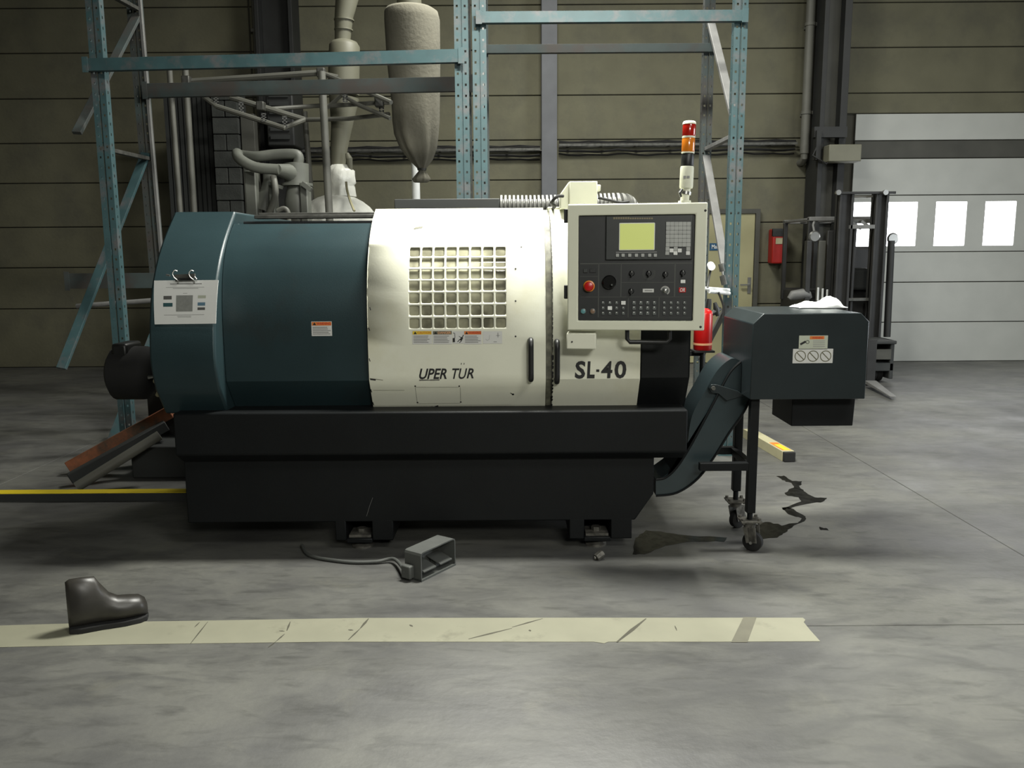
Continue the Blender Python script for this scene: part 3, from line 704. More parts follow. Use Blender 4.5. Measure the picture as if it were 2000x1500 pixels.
# things on the roof: black cover, corrugated conduit, white box, cable
a = P(770, 389, 4.75); b = P(976, 408, 4.75)
MB().box(a.x, b.x, 4.75, 5.15, 1.68, a.z).build('roof_cover', darkbox, lathe, bevel=0.004)
def corrug(pts, r, n):
    out = []; rs = []
    sp_ = smoothpts(pts, 8); L_ = [0]
    for i in range(1, len(sp_)): L_.append(L_[-1]+(sp_[i]-sp_[i-1]).length)
    N_ = n*6
    for k in range(N_+1):
        t = L_[-1]*k/N_; i = 1
        while i < len(L_)-1 and L_[i] < t: i += 1
        f = (t-L_[i-1])/(L_[i]-L_[i-1]); out.append(sp_[i-1].lerp(sp_[i], f)); rs.append(r*(1.0 if k % 6 in (1, 2, 3, 4) else 0.66))
    return out, rs
pts, rs = corrug([P(976, 404, 4.8), P(1060, 404, 4.8), P(1165, 401, 4.8), P(1210, 400, 4.8), P(1224, 404, 4.83), P(1230, 420, 4.86)], 0.066, 34)
MB().tube(pts, rs, 18).build('corrugated_conduit', hosem, lathe, smooth=50)
jb = MB(); fy = 4.28
x0 = P(1112, 352, fy).x; x1 = P(1167, 352, fy).x; z1 = P(1140, 354, fy).z; z0 = P(1140, 399, fy).z
jb.box(x0, x1, fy, fy+0.14, z0, z1)
xs0 = P(1095, 380, fy).x
jb.prism([(xs0, P(1095, 378, fy).z), (x0, z1), (x0, z0-0.02), (xs0, z0-0.02)], 'y', fy+0.02, fy+0.13)
jb.box(x1, x1+0.02, fy+0.03, fy+0.09, z1-0.045, z1-0.015)
jbo = jb.build('terminal_box', beige, lathe, bevel=0.004)
MB().tube(smoothpts([P(1100, 383, 4.26), P(1088, 384, 4.24), P(1078, 395, 4.25), P(1084, 402, 4.3), P(1080, 407, 4.4)], 5), 0.008, 8).build('cable', rubber, jbo)
MB().tube(smoothpts([P(1168, 386, 4.3), P(1190, 391, 4.3), P(1212, 396, 4.32), P(1228, 394, 4.35)], 4), 0.007, 8).build('cable', rubber, jbo)
MB().box(P(1070, 410, 4.38).x, P(1108, 410, 4.38).x, 4.40, 4.6, 1.70, P(1080, 404, 4.4).z).build('roof_bracket', beige, lathe, bevel=0.004)

# ---- pendant control panel
PY = 3.86
pl = P(1109, 520, 3.90); pr = P(1380, 520, 3.82)
fr = Frame(P(1109, 520, 3.90), (pr.x-pl.x, pr.y-pl.y, 0), (0, -1, 0)); fr = Frame(pl, fr.x, V((0, 0, 1)).cross(fr.x)*-1)
if fr.z.y > 0: fr = Frame(pl, fr.x, fr.z*-1)
fr.y = V((0, 0, 1)); fr.z = fr.x.cross(fr.y)
mb = MB(fr.T).m(beige)
ox0, oy1 = fr.px(1110, 399); ox1, oy0 = fr.px(1376, 646)
ox1 = fr.px(1379, 520)[0]; ox0 = fr.px(1108.5, 520)[0]
ix0, iy1 = fr.px(1130, 421); ix1, iy0 = fr.px(1353, 627)
TH = 0.018
O_ = [(ox0, oy0), (ox1, oy0), (ox1, oy1), (ox0, oy1)]; I_ = [(ix0, iy0), (ix1, iy0), (ix1, iy1), (ix0, iy1)]
vs = [(a, b, z) for z in (0, -0.13) for a, b in O_]+[(a, b, z) for z in (0, -0.031) for a, b in I_]
fs = [(k, (k+1) % 4, 8+(k+1) % 4, 8+k) for k in range(4)]+[(k, (k+1) % 4, 4+(k+1) % 4, 4+k) for k in range(4)]+[(8+k, 8+(k+1) % 4, 12+(k+1) % 4, 12+k) for k in range(4)]+[(4, 5, 6, 7), (12, 13, 14, 15)]
mb.add(vs, fs)
cp = mb.build('control_panel', None, lathe, bevel=0.006, seg=3, smooth=30)
cp['label'] = 'beige framed control panel with screen and keypad'
D = -TH
MB(fr.T).box(ix0+0.001, ix1-0.001, iy0+0.001, iy1-0.001, -0.03, D).build('face_plate', panelk, cp, bevel=0.001)
mb = MB(fr.T); fr.box(mb, 1183.5, 421.5, 1352, 507, D, D+0.012); mb.build('display_unit', panelg, cp, bevel=0.004)
E = D+0.012
mb = MB(fr.T); fr.box(mb, 1209.5, 435.5, 1278.5, 488.5, E, E+0.003, 0.004); mb.build('screen_bezel', keyw, cp)
mb = MB(fr.T); fr.box(mb, 1211, 437, 1277, 487, E+0.003, E+0.0045); mb.build('screen', screen, cp, smooth=0)
mb = MB(fr.T); mb.m(gold)
for k in range(17):
    a = 1198+k*4.6; fr.box(mb, a, 424.2 if k < 7 else 425.0, a+3.4, 428, E, E+0.0008)
mb.m(inkg); fr.box(mb, 1203, 492, 1283, 493, E, E+0.0008)
mb.build('printed_line', None, cp, smooth=0)
for cx in (1206, 1217, 1230, 1243, 1255.5, 1269, 1280):
    mb = MB(fr.T); fr.box(mb, cx-3, 495.5, cx+3, 501.5, E, E+0.006, 0.002); mb.build('key', keym, cp, smooth=30)
def Key(x0_, y0_, x1_, y1_, mt, h=0.005, name='key', base=None, r=0.0015):
    mb = MB(fr.T); b_ = E if base is None else base; fr.box(mb, x0_, y0_, x1_, y1_, b_, b_+h, r); return mb.build(name, mt, cp, smooth=30)
for r_ in range(6):
    for c_ in range(6):
        a = 1301.3+c_*8.1-r_*0.15; b = 433.3+r_*8.15; Key(a, b, a+7.6, b+7.6, keym)
for a, b, mt in ((1300, 482.3, keym), (1299.6, 490.5, keym), (1308, 485.5, keyw), (1316, 482.3, keym), (1315.6, 490.5, keyw), (1324, 485.5, keyw), (1340.6, 482.3, keym), (1340, 490.5, keyw)): Key(a, b, a+7.4, b+7.4, mt)
# lower half: separators, knobs, buttons
mb = MB(fr.T).m(linem)
def hl(x0_, x1_, y): fr.box(mb, x0_, y-0.4, x1_, y+0.4, D, D+0.0006)
def vl(x, y0_, y1_): fr.box(mb, x-0.4, y0_, x+0.4, y1_, D, D+0.0006)
hl(1133, 1352, 514.5); hl(1133, 1168, 540); hl(1134, 1350, 580); hl(1214, 1318, 551.5); hl(1169, 1350, 620)
for x, y0_, y1_ in ((1169, 514, 620), (1213, 514, 580), (1227, 581, 620), (1318, 514, 580), (1287, 581, 620)): vl(x, y0_, y1_)
mb.build('printed_line', None, cp, smooth=0)
def cylpx(px, py, r, h, mt, name, n=24, z=None, r2=None, taper=None):
    z = D if z is None else z; u, v = fr.px(px, py, z+h)
    mb = MB(fr.T).m(mt); mb.tube([V((u, v, z)), V((u, v, z+h*0.8)), V((u, v, z+h))], [r, r2 or r, (r2 or r)*0.85], n)
    return mb, u, v
def knob(px, py, r, name='knob'):
    mb, u, v = cylpx(px, py, r, 0.018, black, name, r2=r*0.8)
    mb.box(u-r*0.22, u+r*0.22, v-r*0.95, v+r*0.95, D+0.006, D+0.026)
    mb.m(keyw).box(u-0.0008, u+0.0008, v+r*0.3, v+r*0.8, D+0.026, D+0.0265); mb.build(name, None, cp)
for a, b in ((1234, 534), (1267.5, 534), (1300, 536), (1334, 533), (1233, 569)): knob(a, b, 0.0135)
# graduated ring behind the middle knob
mb = MB(fr.T).m(linem); u, v = fr.px(1267.5, 534, D)
for k in range(26):
    t = math.radians(-220+k*10); c_, s_ = math.cos(t), math.sin(t)
    mb.add([(u+c_*0.020-s_*0.0006, v+s_*0.020+c_*0.0006, D+0.0006), (u+c_*0.030-s_*0.0012, v+s_*0.030+c_*0.0012, D+0.0006), (u+c_*0.030+s_*0.0012, v+s_*0.030-c_*0.0012, D+0.0006), (u+c_*0.020+s_*0.0006, v+s_*0.020-c_*0.0006, D+0.0006)], [(0, 1, 2, 3)])
mb.build('dial_scale', None, cp, smooth=0)
mb, u, v = cylpx(1190, 551, 0.032, 0.022, gloss, 'hand_wheel', 32); mb.tube([V((u+0.012, v-0.012, D+0.02)), V((u+0.012, v-0.012, D+0.04))], 0.006, 12)
mb.m(keyd).tube([V((u+0.012, v-0.012, D+0.04)), V((u+0.012, v-0.012, D+0.042))], 0.004, 10); mb.build('hand_wheel', None, cp)
mb, u, v = cylpx(1150.5, 559, 0.0265, 0.008, orange, 'e'); mb.m(red).tube([V((u, v, D+0.008)), V((u, v, D+0.022)), V((u, v, D+0.03)), V((u, v, D+0.038)), V((u, v, D+0.041))], [0.013, 0.013, 0.0215, 0.019, 0.008], 28)
mb.build('emergency_stop', None, cp, smooth=50)['label'] = 'red mushroom emergency stop button with orange ring'
mb = MB(fr.T).m(panelg); fr.box(mb, 1139.5, 525, 1147.5, 532.5, D, D+0.006); mb.m(panelk); fr.box(mb, 1152, 525, 1164, 532.5, D, D+0.004); mb.build('rocker_switch', None, cp, bevel=0.001)
mb = MB(fr.T).m(lblw); fr.box(mb, 1255.5, 564, 1277, 571, D, D+0.001); mb.m(inkg); fr.box(mb, 1259, 566.5, 1274, 568.6, D+0.001, D+0.0014); mb.build('data_label', None, cp, smooth=0)
mb, u, v = cylpx(1299, 567.5, 0.0155, 0.003, keyd, 'k'); mb.m(steel); 
for k in range(18):
    t0_ = math.radians(-60+k*13); t1_ = math.radians(-60+(k+1)*13)
    mb.add([(u+math.cos(t)*r_, v+math.sin(t)*r_, D+0.004) for t, r_ in ((t0_, 0.0155), (t1_, 0.0155), (t1_, 0.0215), (t0_, 0.0215))], [(0, 1, 2, 3)])
mb.m(steel).tube([V((u, v, D+0.003)), V((u, v, D+0.014)), V((u, v, D+0.016))], [0.0095, 0.009, 0.006], 18); mb.build('key_switch', None, cp)
Key(1329.5, 546.5, 1338.5, 553, keyw, 0.006, 'button', D)
mb = MB(fr.T).m(red); fr.box(mb, 1326, 561.5, 1339.5, 571, D, D+0.004, 0.002); u0, v1 = fr.px(1328, 562.5, D+.005); u1, v0 = fr.px(1338, 570, D+.005)
mb.m(lblw).text('OR', u0, u1, v0, v1, D+0.0046, 0.2, 0.03); mb.build('indicator', None, cp, smooth=30)['label'] = 'red rectangular indicator with white characters'
for px, mt, rim in ((1139, mat('button_teal', (88, 136, 140), 0.35), None), (1157.5, mat('button_brown', (118, 96, 78), 0.35), None)):
    mb, u, v = cylpx(px, 608, 0.0135, 0.006, keyd, 'b'); mb.m(mt).tube([V((u, v, D+0.006)), V((u, v, D+0.012)), V((u, v, D+0.013))], [0.011, 0.0105, 0.008], 18); mb.build('round_button', None, cp, smooth=40)
for gx in (1178, 1238.5, 1297.5):
    for r_ in range(3):
        for c_ in range(4):
            cx = gx+c_*13.2; cy = 591.5+r_*10.2
            lit = (gx == 1178 and ((r_, c_) in ((0, 3), (1, 1))))
            if lit: Key(cx-4.2, cy-3.6, cx+4.2, cy+3.6, keyw, 0.006, 'button', D)
            else:
                mb = MB(fr.T).m(keyd); s_ = 3.2 if gx == 1238.5 else 2.6; fr.box(mb, cx-s_, cy-s_, cx+s_, cy+s_, D, D+0.005, 0.001)
                mb.m(keyw); fr.box(mb, cx-1.2, cy-s_+0.3, cx+0.6, cy-0.8, D+0.005, D+0.0054); mb.build('button', None, cp, smooth=30)
for a, b in ((1378, 411), (1368.5, 638.5)):
    mb, u, v = cylpx(a, b, 0.0055, 0.002, ink, 'screw', 12, z=0.0); mb.build('screw', None, cp)
for b in (421, 571):
    mb = MB(fr.T); u, v = fr.px(1108, b); mb.box(u-0.018, u+0.002, v-0.032, v+0.032, -0.06, -0.035); mb.build('hinge', black, cp, bevel=0.003)
mb = MB(fr.T); 
x0_, y1_ = fr.px(1106, 651); x1_, y0_ = fr.px(1164, 687); mb.box(x0_, x1_, y0_+0.01, y1_, -0.12, -0.01)
mb.m(white); mb.build('pendant_mount', beige, cp, bevel=0.006)
mb = MB(fr.T); u, v = fr.px(1117, 668, 0.0); mb.m(ink).tube([V((u, v, -0.01)), V((u, v, -0.006))], 0.004, 10); mb.build('screw', None, cp)
mb = MB(fr.T)
hp_ = [fr.px(x, y, -0.05) for x, y in ((1225, 640), (1225, 662), (1230, 668), (1280, 668), (1302, 668), (1308, 662), (1308, 640))]
mb.tube([V((u, v, -0.05)) for u, v in hp_], 0.0105, 10).build('carry_handle', black, cp, smooth=60)
# ---- signal tower on the panel
ax0 = P(1336, 398, 3.88); k_ = P(1346, 238, 3.88); dirv = (P(1346.5, 240, 3.88)-P(1340, 368, 3.88)).normalized()
base = P(1340, 368, 3.88)
def along(px, py): return base+dirv*((P(px, py, 3.88)-base).dot(dirv))
mb = MB().m(beige).cyl(P(1337, 400, 3.88), P(1337, 392, 3.88), 0.032, 0.028).m(beige).tube(smoothpts([P(1337, 393, 3.88), P(1338, 382, 3.88), P(1340, 372, 3.88), along(1340, 364)], 3), [0.02]*10, 14).m(steel).cyl(P(1338.5, 380, 3.88), P(1339.5, 374, 3.88), 0.025, n=18)
mb.m(black).tube([P(1330, 384, 3.86), P(1327, 376, 3.85), P(1332, 370, 3.86)], 0.006, 8)
sgt = mb.build('signal_tower', None, lathe, smooth=40)
sgt['label'] = 'stacked warning light with red and orange lenses'
def ring(y0_, y1_, r, mt, nm):
    a, b = along(1340, y0_), along(1340, y1_); c = a.lerp(b, 0.08); d = a.lerp(b, 0.92)
    MB().tube([a, c, d, b], [r*0.94, r, r, r*0.94], 24).build(nm, mt, sgt, smooth=50)
R_ = 0.0295
ring(368, 325, R_*1.04, beige, 'lower_housing'); ring(325, 301, R_*0.96, black, 'dark_lens'); ring(300, 297, R_, beige, 'spacer')
ring(297, 270, R_, lenso, 'orange_lens'); ring(270, 266, R_, beige, 'spacer'); ring(266, 243, R_, lensr, 'red_lens')
a, b = along(1340, 243), along(1340, 236); MB().tube([a, a.lerp(b, 0.5), a.lerp(b, 0.85), b], [R_*1.03, R_*1.0, R_*0.85, R_*0.5], 24).build('cap', beige, sgt, smooth=60)
mb = MB().m(inkg); q = P(1341, 346, 3.845); mb.box(q.x-0.014, q.x-0.002, 3.846, 3.849, q.z-0.006, q.z+0.006).box(q.x+0.002, q.x+0.014, 3.846, 3.849, q.z-0.004, q.z+0.006)
mb.build('marking', None, sgt, smooth=0)

# ================================================================== sheet hanging on the lathe's left end
t = thing('notice_sheet', 'white laminated sheet with colour swatches clipped on the lathe end cover', 'notice', P(362, 633, 3.93))
c4 = [P(301, 548, 3.935), P(426.5, 547, 3.925), P(421.5, 632, 3.925), P(302, 633.5, 3.94)]
def shT(p):  # u right, v up, z toward viewer
    top = c4[0].lerp(c4[1], p.x); bot = c4[3].lerp(c4[2], p.x); q = bot.lerp(top, p.y)
    bow = 0.006*math.sin(math.pi*p.y); return q+V((0, -p.z-bow, 0))
mb = MB(shT).m(paper); n = 6
for i in range(n):
    mb.box(0, 1, 0, 0, 0, 0) if False else None
    a, b = i/n, (i+1)/n
    mb.add([(0, a, 0), (1, a, 0), (1, b, 0), (0, b, 0), (0, a, -0.003), (1, a, -0.003), (1, b, -0.003), (0, b, -0.003)], [(0, 1, 2, 3), (7, 6, 5, 4), (0, 3, 7, 4), (1, 5, 6, 2)]+([(0, 4, 5, 1)] if i == 0 else [])+([(3, 2, 6, 7)] if i == n-1 else []))
sh = mb.build('sheet', None, t, smooth=40)
mb = MB(shT)
def sw(mt, u0, u1, v0, v1, z=0.0008): mb.m(mt); strip(mb, u0, u1, v0, v1, z)
sw(swg, 0.155, 0.285, 0.57, 0.65); sw(swt, 0.15, 0.30, 0.405, 0.49); sw(swc, 0.355, 0.62, 0.29, 0.66)
sw(sws, 0.70, 0.825, 0.59, 0.655); sw(swb, 0.70, 0.82, 0.42, 0.495); sw(swg, 0.70, 0.82, 0.32, 0.38)
for k in range(22): sw(ink, 0.255+k*0.0225, 0.255+k*0.0225+0.018, 0.912, 0.925)
sw(inkg, 0.19, 0.79, 0.838, 0.846); sw(inkg, 0.3, 0.7, 0.812, 0.820); sw(inkg, 0.46, 0.53, 0.70, 0.708); sw(inkg, 0.16, 0.81, 0.208, 0.215); sw(inkg, 0.37, 0.60, 0.18, 0.186); sw(inkg, 0.38, 0.6, 0.155, 0.161)
mb.build('print', None, sh, smooth=0)
mb = MB().m(dsteel); 
mb.bar(P(341, 541, 3.92), P(381, 539, 3.92), 0.014, 0.022); mb.m(black).bar(P(343, 546, 3.915), P(378, 545, 3.915), 0.012, 0.012)
mb.m(steel)
for cx in (341, 373):
    mb.tube(smoothpts([P(cx+6, 552, 3.915), P(cx+6, 548, 3.9), P(cx-2, 541, 3.895), P(cx-4, 534, 3.9), P(cx, 528, 3.905), P(cx+5, 530, 3.91)], 4), 0.0028, 8)
mb.tube([P(325, 537, 3.92), P(332, 538, 3.915)], 0.004, 8).tube([P(380, 541, 3.91), P(384, 546, 3.905)], 0.004, 8)
mb.build('clip', None, t, smooth=50)

# ================================================================== CHIP CONVEYOR
CY0, CY1 = 4.0, 4.55
cx0 = P(1468, 700, CY0).x; cx1 = P(1694, 700, CY0).x; ctop = P(1560, 612, CY0).z; cbot = P(1560, 780, CY0).z
conv = thing('chip_conveyor', 'dark teal chip conveyor with discharge box on a wheeled stand beside lathe', 'conveyor', (1.3, 4.3, 0))
ch_x = P(1492, 611, CY0).x; ch_z = P(1468, 633, CY0).z; rx = P(1682, 613, CY0).x; rz = P(1694, 628, CY0).z
poly = [(cx0, cbot), (cx0, ch_z), (ch_x, ctop), (rx, ctop), (cx1, rz), (cx1, cbot)]
box = MB().prism(poly, 'y', CY0, CY1).build('discharge_box', teal_arm, conv, bevel=0.004, smooth=20)
hx0 = P(1547, 800, 4.15).x; hx1 = P(1667, 800, 4.15).x; hz = P(1600, 832, 4.15).z
MB().prism([(hx0, cbot), (hx0, hz), (hx1, hz), (hx1+0.008, cbot)], 'y', 4.15, 4.47).build('chute', dteal, conv, bevel=0.003, smooth=20)
# label stickers on the box
f2 = Frame((cx0, CY0, cbot), (1, 0, 0), (0, -1, 0))
mb = MB(f2.T).m(lblw); f2.box(mb, 1549, 681.5, 1626, 709, 0.0002, 0.001); mb.m(lblg)
for cx in (1563, 1588, 1612.5):
    u, v = f2.px(cx, 695.5, 0.001); n = 28
    vs = []; r1, r2 = 0.0275, 0.0235
    for k in range(n):
        t_ = 6.2832*k/n; vs += [(u+r1*math.cos(t_), v+r1*math.sin(t_), 0.0016), (u+r2*math.cos(t_), v+r2*math.sin(t_), 0.0016)]
    mb.add(vs, [(2*k, 2*((k+1) % n), 2*((k+1) % n)+1, 2*k+1) for k in range(n)])
    d = r2*0.72; mb.add([(u-d-0.0015, v+d-0.0015, 0.0017), (u-d+0.0015, v+d+0.0015, 0.0017), (u+d+0.0015, v-d+0.0015, 0.0017), (u+d-0.0015, v-d-0.0015, 0.0017)], [(0, 1, 2, 3)])
mb.build('pictogram_label', None, box, smooth=0)['label'] = 'white strip with three circle-and-slash pictograms'
mb = MB(f2.T).m(sws); f2.box(mb, 1561, 655.5, 1616, 682, 0.0002, 0.001); mb.m(lblo); f2.box(mb, 1582, 656.5, 1610, 662.5, 0.001, 0.0014)
u0, v1 = f2.px(1586, 657.5); u1, v0 = f2.px(1607, 661.5); mb.m(lblr).text('WARNING', u0, u1, v0, v1, 0.002, 0, 0.02)
mb.m(ink); u, v = f2.px(1567, 671); mb.bar(V((u-0.01, v-0.004, 0.0015)), V((u+0.016, v+0.010, 0.0015)), 0.010, 0.0004, up=(0, 0, 1)); u, v = f2.px(1577, 668)
for k in range(14):
    t_ = 6.2832*k/14; t2 = 6.2832*(k+1)/14
    mb.add([(u+0.009*math.cos(t_), v+0.009*math.sin(t_), 0.0016), (u+0.009*math.cos(t2), v+0.009*math.sin(t2), 0.0016), (u+0.0065*math.cos(t2), v+0.0065*math.sin(t2), 0.0016), (u+0.0065*math.cos(t_), v+0.0065*math.sin(t_), 0.0016)], [(0, 1, 2, 3)])
mb.m(inkg)
for k in range(4): f2.box(mb, 1588, 665.5+k*3.6, 1611, 666.5+k*3.6, 0.001, 0.0013)
mb.build('warning_label', None, box, smooth=0)['label'] = 'grey-beige hand hazard label with a red heading'
# inclined arm: ribbon path in XZ
AY0, AY1 = 4.17, 4.45
def xz(px, py, Y=AY0): q = P(px, py, Y); return V((q.x, 0, q.z))
U = smoothpts([xz(1447, 706), xz(1425, 728), xz(1396, 782), xz(1350, 868), xz(1322, 912), xz(1300, 932), xz(1281, 936)], 6)
Lw = smoothpts([xz(1470, 768), xz(1452, 805), xz(1424, 845), xz(1394, 893), xz(1362, 935), xz(1322, 962), xz(1281, 968)], 6)
poly = [(p.x, p.z) for p in U]+[(p.x, p.z) for p in reversed(Lw)]
mb = MB(); n = len(U); mb.prism(poly, 'y', AY0, AY1)
for i in range(0):
    mb.hexa([(U[i].x, AY0, U[i].z), (U[i+1].x, AY0, U[i+1].z), (Lw[i+1].x, AY0, Lw[i+1].z), (Lw[i].x, AY0, Lw[i].z)],
            [(U[i].x, AY1, U[i].z), (U[i+1].x, AY1, U[i+1].z), (Lw[i+1].x, AY1, Lw[i+1].z), (Lw[i].x, AY1, Lw[i].z)])
# wide hood of the arm that carries the lit top surface (rises left of the front face)
H1_ = smoothpts([xz(1441, 703, 4.2), xz(1426, 700, 4.2), xz(1400, 722, 4.2), xz(1376, 762, 4.2), xz(1350, 812, 4.2), xz(1341, 870, 4.2), xz(1334, 902, 4.2), xz(1300, 925, 4.2)], 6)
mb.prism([(p.x, p.z) for p in H1_]+[(p.x, p.z) for p in reversed(U[:-4])], 'y', AY0+0.012, AY1-0.012)
for i in range(0):
    a, b, c, d = H1_[i], H1_[i+1], U[min(i+1, n-1)], U[min(i, n-1)]
    mb.hexa([(a.x, AY0+0.012, a.z), (b.x, AY0+0.012, b.z), (c.x, AY0+0.012, c.z), (d.x, AY0+0.012, d.z)], [(a.x, AY1-0.012, a.z), (b.x, AY1-0.012, b.z), (c.x, AY1-0.012, c.z), (d.x, AY1-0.012, d.z)])
arm = mb.build('inclined_arm', arm_lit, conv, smooth=30)
mb = MB()
for off, wd in ((0, 0.012), ):
    mb.tube([(p.x, AY0-0.004, p.z) for p in U], 0.006, 6)
    mb.tube([(p.x, AY0-0.004, p.z) for p in Lw], 0.006, 6)
mb.build('edge_flange', dteal, arm)
# hinged bracket plate with bolt
q = [xz(1384, 757, 4.16), xz(1388, 750, 4.16), xz(1398, 750, 4.16), xz(1408, 753, 4.16), xz(1440, 763, 4.16), xz(1452, 772, 4.16), xz(1418, 782, 4.16), xz(1402, 768, 4.16), xz(1388, 766, 4.16)]
MB().prism([(p.x, p.z) for p in q], 'y', 4.145, 4.158).build('hinge_plate', teal_arm, arm, bevel=0.002)
b_ = xz(1393, 758, 4.14); MB().cyl((b_.x, 4.145, b_.z), (b_.x, 4.13, b_.z), 0.011, n=6).build('bolt', dsteel, arm)
MB().box(cx0-0.10, cx0+0.005, AY0-0.01, AY1+0.01, P(1440, 790, 4.17).z, P(1440, 695, 4.17).z-0.02).build('arm_neck', teal_arm, conv, bevel=0.02, seg=3) if False else None
# stand
LZ = cbot
fl = P(1475, 800, 4.07).x; rl = P(1434, 850, 4.42).x
for x, y, nm in ((fl-0.005, 4.075, 0), (rl+0.02, 4.42, 1)):
    MB().box(x-0.022, x+0.022, y-0.022, y+0.022, 0.20 if nm == 0 else 0.215, LZ+0.01).build('leg', dteal, conv, bevel=0.003)
    cast = MB().m(dteal).cyl((x, y, 0.165), (x, y, 0.22), 0.014)
    cast.m(caststeel).box(x-0.052, x+0.052, y-0.045, y+0.045, 0.155, 0.163)
    for sx in (-1, 1):
        for sy in (-1, 1): cast.cyl((x+sx*0.04, y+sy*0.033, 0.148), (x+sx*0.04, y+sy*0.033, 0.175), 0.009, n=6)
    cast.cyl((x, y, 0.155), (x, y, 0.125), 0.036, 0.03, n=20)
    ang = math.radians(-35 if nm == 0 else 30); c_, s_ = math.cos(ang), math.sin(ang)
    ctr = V((x+0.02*c_, y+0.02*s_-0.0, 0.05)); ax = V((-s_, c_, 0))
    for sg in (-1, 1):
        a = V((x, y, 0.13))+ax*0.028*sg; b = ctr+ax*0.028*sg; cast.bar(a, b, 0.004, 0.05, up=(c_, s_, 0))
        cast.bar(V((x+c_*0.02, y+s_*0.02, 0.13))+ax*0.028*sg, V((ctr.x+0.01*c_, ctr.y+0.01*s_, 0.05))+ax*0.028*sg, 0.004, 0.04, up=(c_, s_, 0))
    cast.m(steel).cyl(ctr-ax*0.036, ctr+ax*0.036, 0.008, n=8)
    co = cast.build('caster', None, conv, smooth=30)
    MB().tube([ctr-ax*0.018, ctr-ax*0.014, ctr+ax*0.014, ctr+ax*0.018], [0.043, 0.05, 0.05, 0.043], 26).build('wheel', rubber, co, smooth=50)
z1 = P(1420, 911, 4.07).z; z2 = P(1410, 883, 4.42).z
X1_ = P(1366, 911, 4.07).x
MB().box(X1_, fl, 4.055, 4.095, z1-0.02, z1+0.02).build('crossbar', dteal, conv, bevel=0.002)
MB().box(P(1385, 883, 4.42).x, rl+0.02, 4.40, 4.44, z1-0.02, z1+0.02).build('crossbar', dteal, conv, bevel=0.002)
MB().box(fl-0.025, fl+0.01, 4.09, 4.41, z1-0.018, z1+0.018).build('crossbar', dteal, conv, bevel=0.002)
# cloth on the box top
t_pts = [(1548, 601), (1556, 594), (1575, 592), (1600, 589), (1622, 588), (1632, 595), (1645, 602), (1630, 603), (1600, 602), (1570, 603)]
X0_, X1_ = P(1549, 600, 4.42).x, P(1643, 600, 4.42).x
mb = MB(); nx, ny = 26, 12; vs = []
for j in range(ny+1):
    for i in range(nx+1):
        u, v = i/nx, j/ny; wv = 0.006+0.05*math.exp(-((u-0.75)/0.13)**2)*math.exp(-((v-0.5)/0.5)**2)+0.020*math.exp(-((u-0.4)/0.22)**2)+0.006*math.sin(u*23+v*9)*math.sin(v*11)
        edge = min(u, 1-u, v, 1-v)*8; wv *= min(1, edge)
        vs.append((X0_+(X1_-X0_)*u+0.012*math.sin(v*7), 4.33+0.16*v+0.012*math.sin(u*9), ctop+0.003+max(0, wv)))
mb.add(vs, [(j*(nx+1)+i, j*(nx+1)+i+1, (j+1)*(nx+1)+i+1, (j+1)*(nx+1)+i) for j in range(ny) for i in range(nx)])
tag(mb.build('cleaning_cloth', foamw, solid=0.002, smooth=80), 'crumpled white cloth lying on top of the conveyor box', 'cloth')

# ================================================================== PALLET RACKS
def upright(par, x, y, z1, w_=0.1, d_=0.07, mt=rackt, lean=(0, 0), face=True, y_sign=1, org=None):
    """C-section post: perforated face on the camera side, perforated flanges"""
    mb = MB(); pitch_ = 0.075; th = 0.003
    lx, ly = lean
    def sh(p): return V((p.x+lx*p.z, p.y+ly*p.z, p.z))
    mb.T = sh
    hc = [w_*0.22, w_*0.78]; hs = 0.007
    cols = [0, hc[0]-hs, hc[0]+hs, w_*0.44, w_*0.56, hc[1]-hs, hc[1]+hs, w_]
    yy = y
    for a, b in ((0, 1), (2, 3), (3, 4), (4, 5), (6, 7)):
        dy = 0.012 if (a, b) == (3, 4) else 0.0
        mb.box(x+cols[a], x+cols[b], yy+dy, yy+dy+th, 0, z1)
    z = 0.0
    while z < z1:
        for a, b in ((1, 2), (5, 6)):
            mb.box(x+cols[a], x+cols[b], yy, yy+th, z, min(z1, z+pitch_-0.016))
        for sx in (x, x+w_-th):
            mb.box(sx, sx+th, yy+d_*0.5-hs, yy+d_*0.5+hs, z+0.02, min(z1, z+0.02+pitch_-0.02))
        z += pitch_
    for sx in (x, x+w_-th):
        mb.box(sx, sx+th, yy+th, yy+d_*0.5-hs, 0, z1).box(sx, sx+th, yy+d_*0.5+hs, yy+d_, 0, z1)
    mb.box(x-0.02, x+w_+0.02, yy-0.02, yy+d_+0.02, 0, 0.005)
    return mb.build('upright', mt, par, smooth=0)
RF, RR = 6.1, 7.0; ZT = 5.3
rr = thing('pallet_rack', 'teal pallet rack bay behind the control panel, right of centre', 'rack', (0.7, 6.5, 0), 'teal pallet racks')
def ux(px, py, Y): return P(px, py, Y).x
xA = ux(922.5, 100, RF)-0.0; xB = ux(1426, 300, RF)
upright(rr, xA, RF, ZT, 0.098); upright(rr, ux(934, 300, RR), RR, ZT, 0.09, mt=rackd)
upright(rr, xB, RF, ZT, 0.095); upright(rr, ux(1369, 300, RR), RR, ZT, 0.085, mt=rackd)
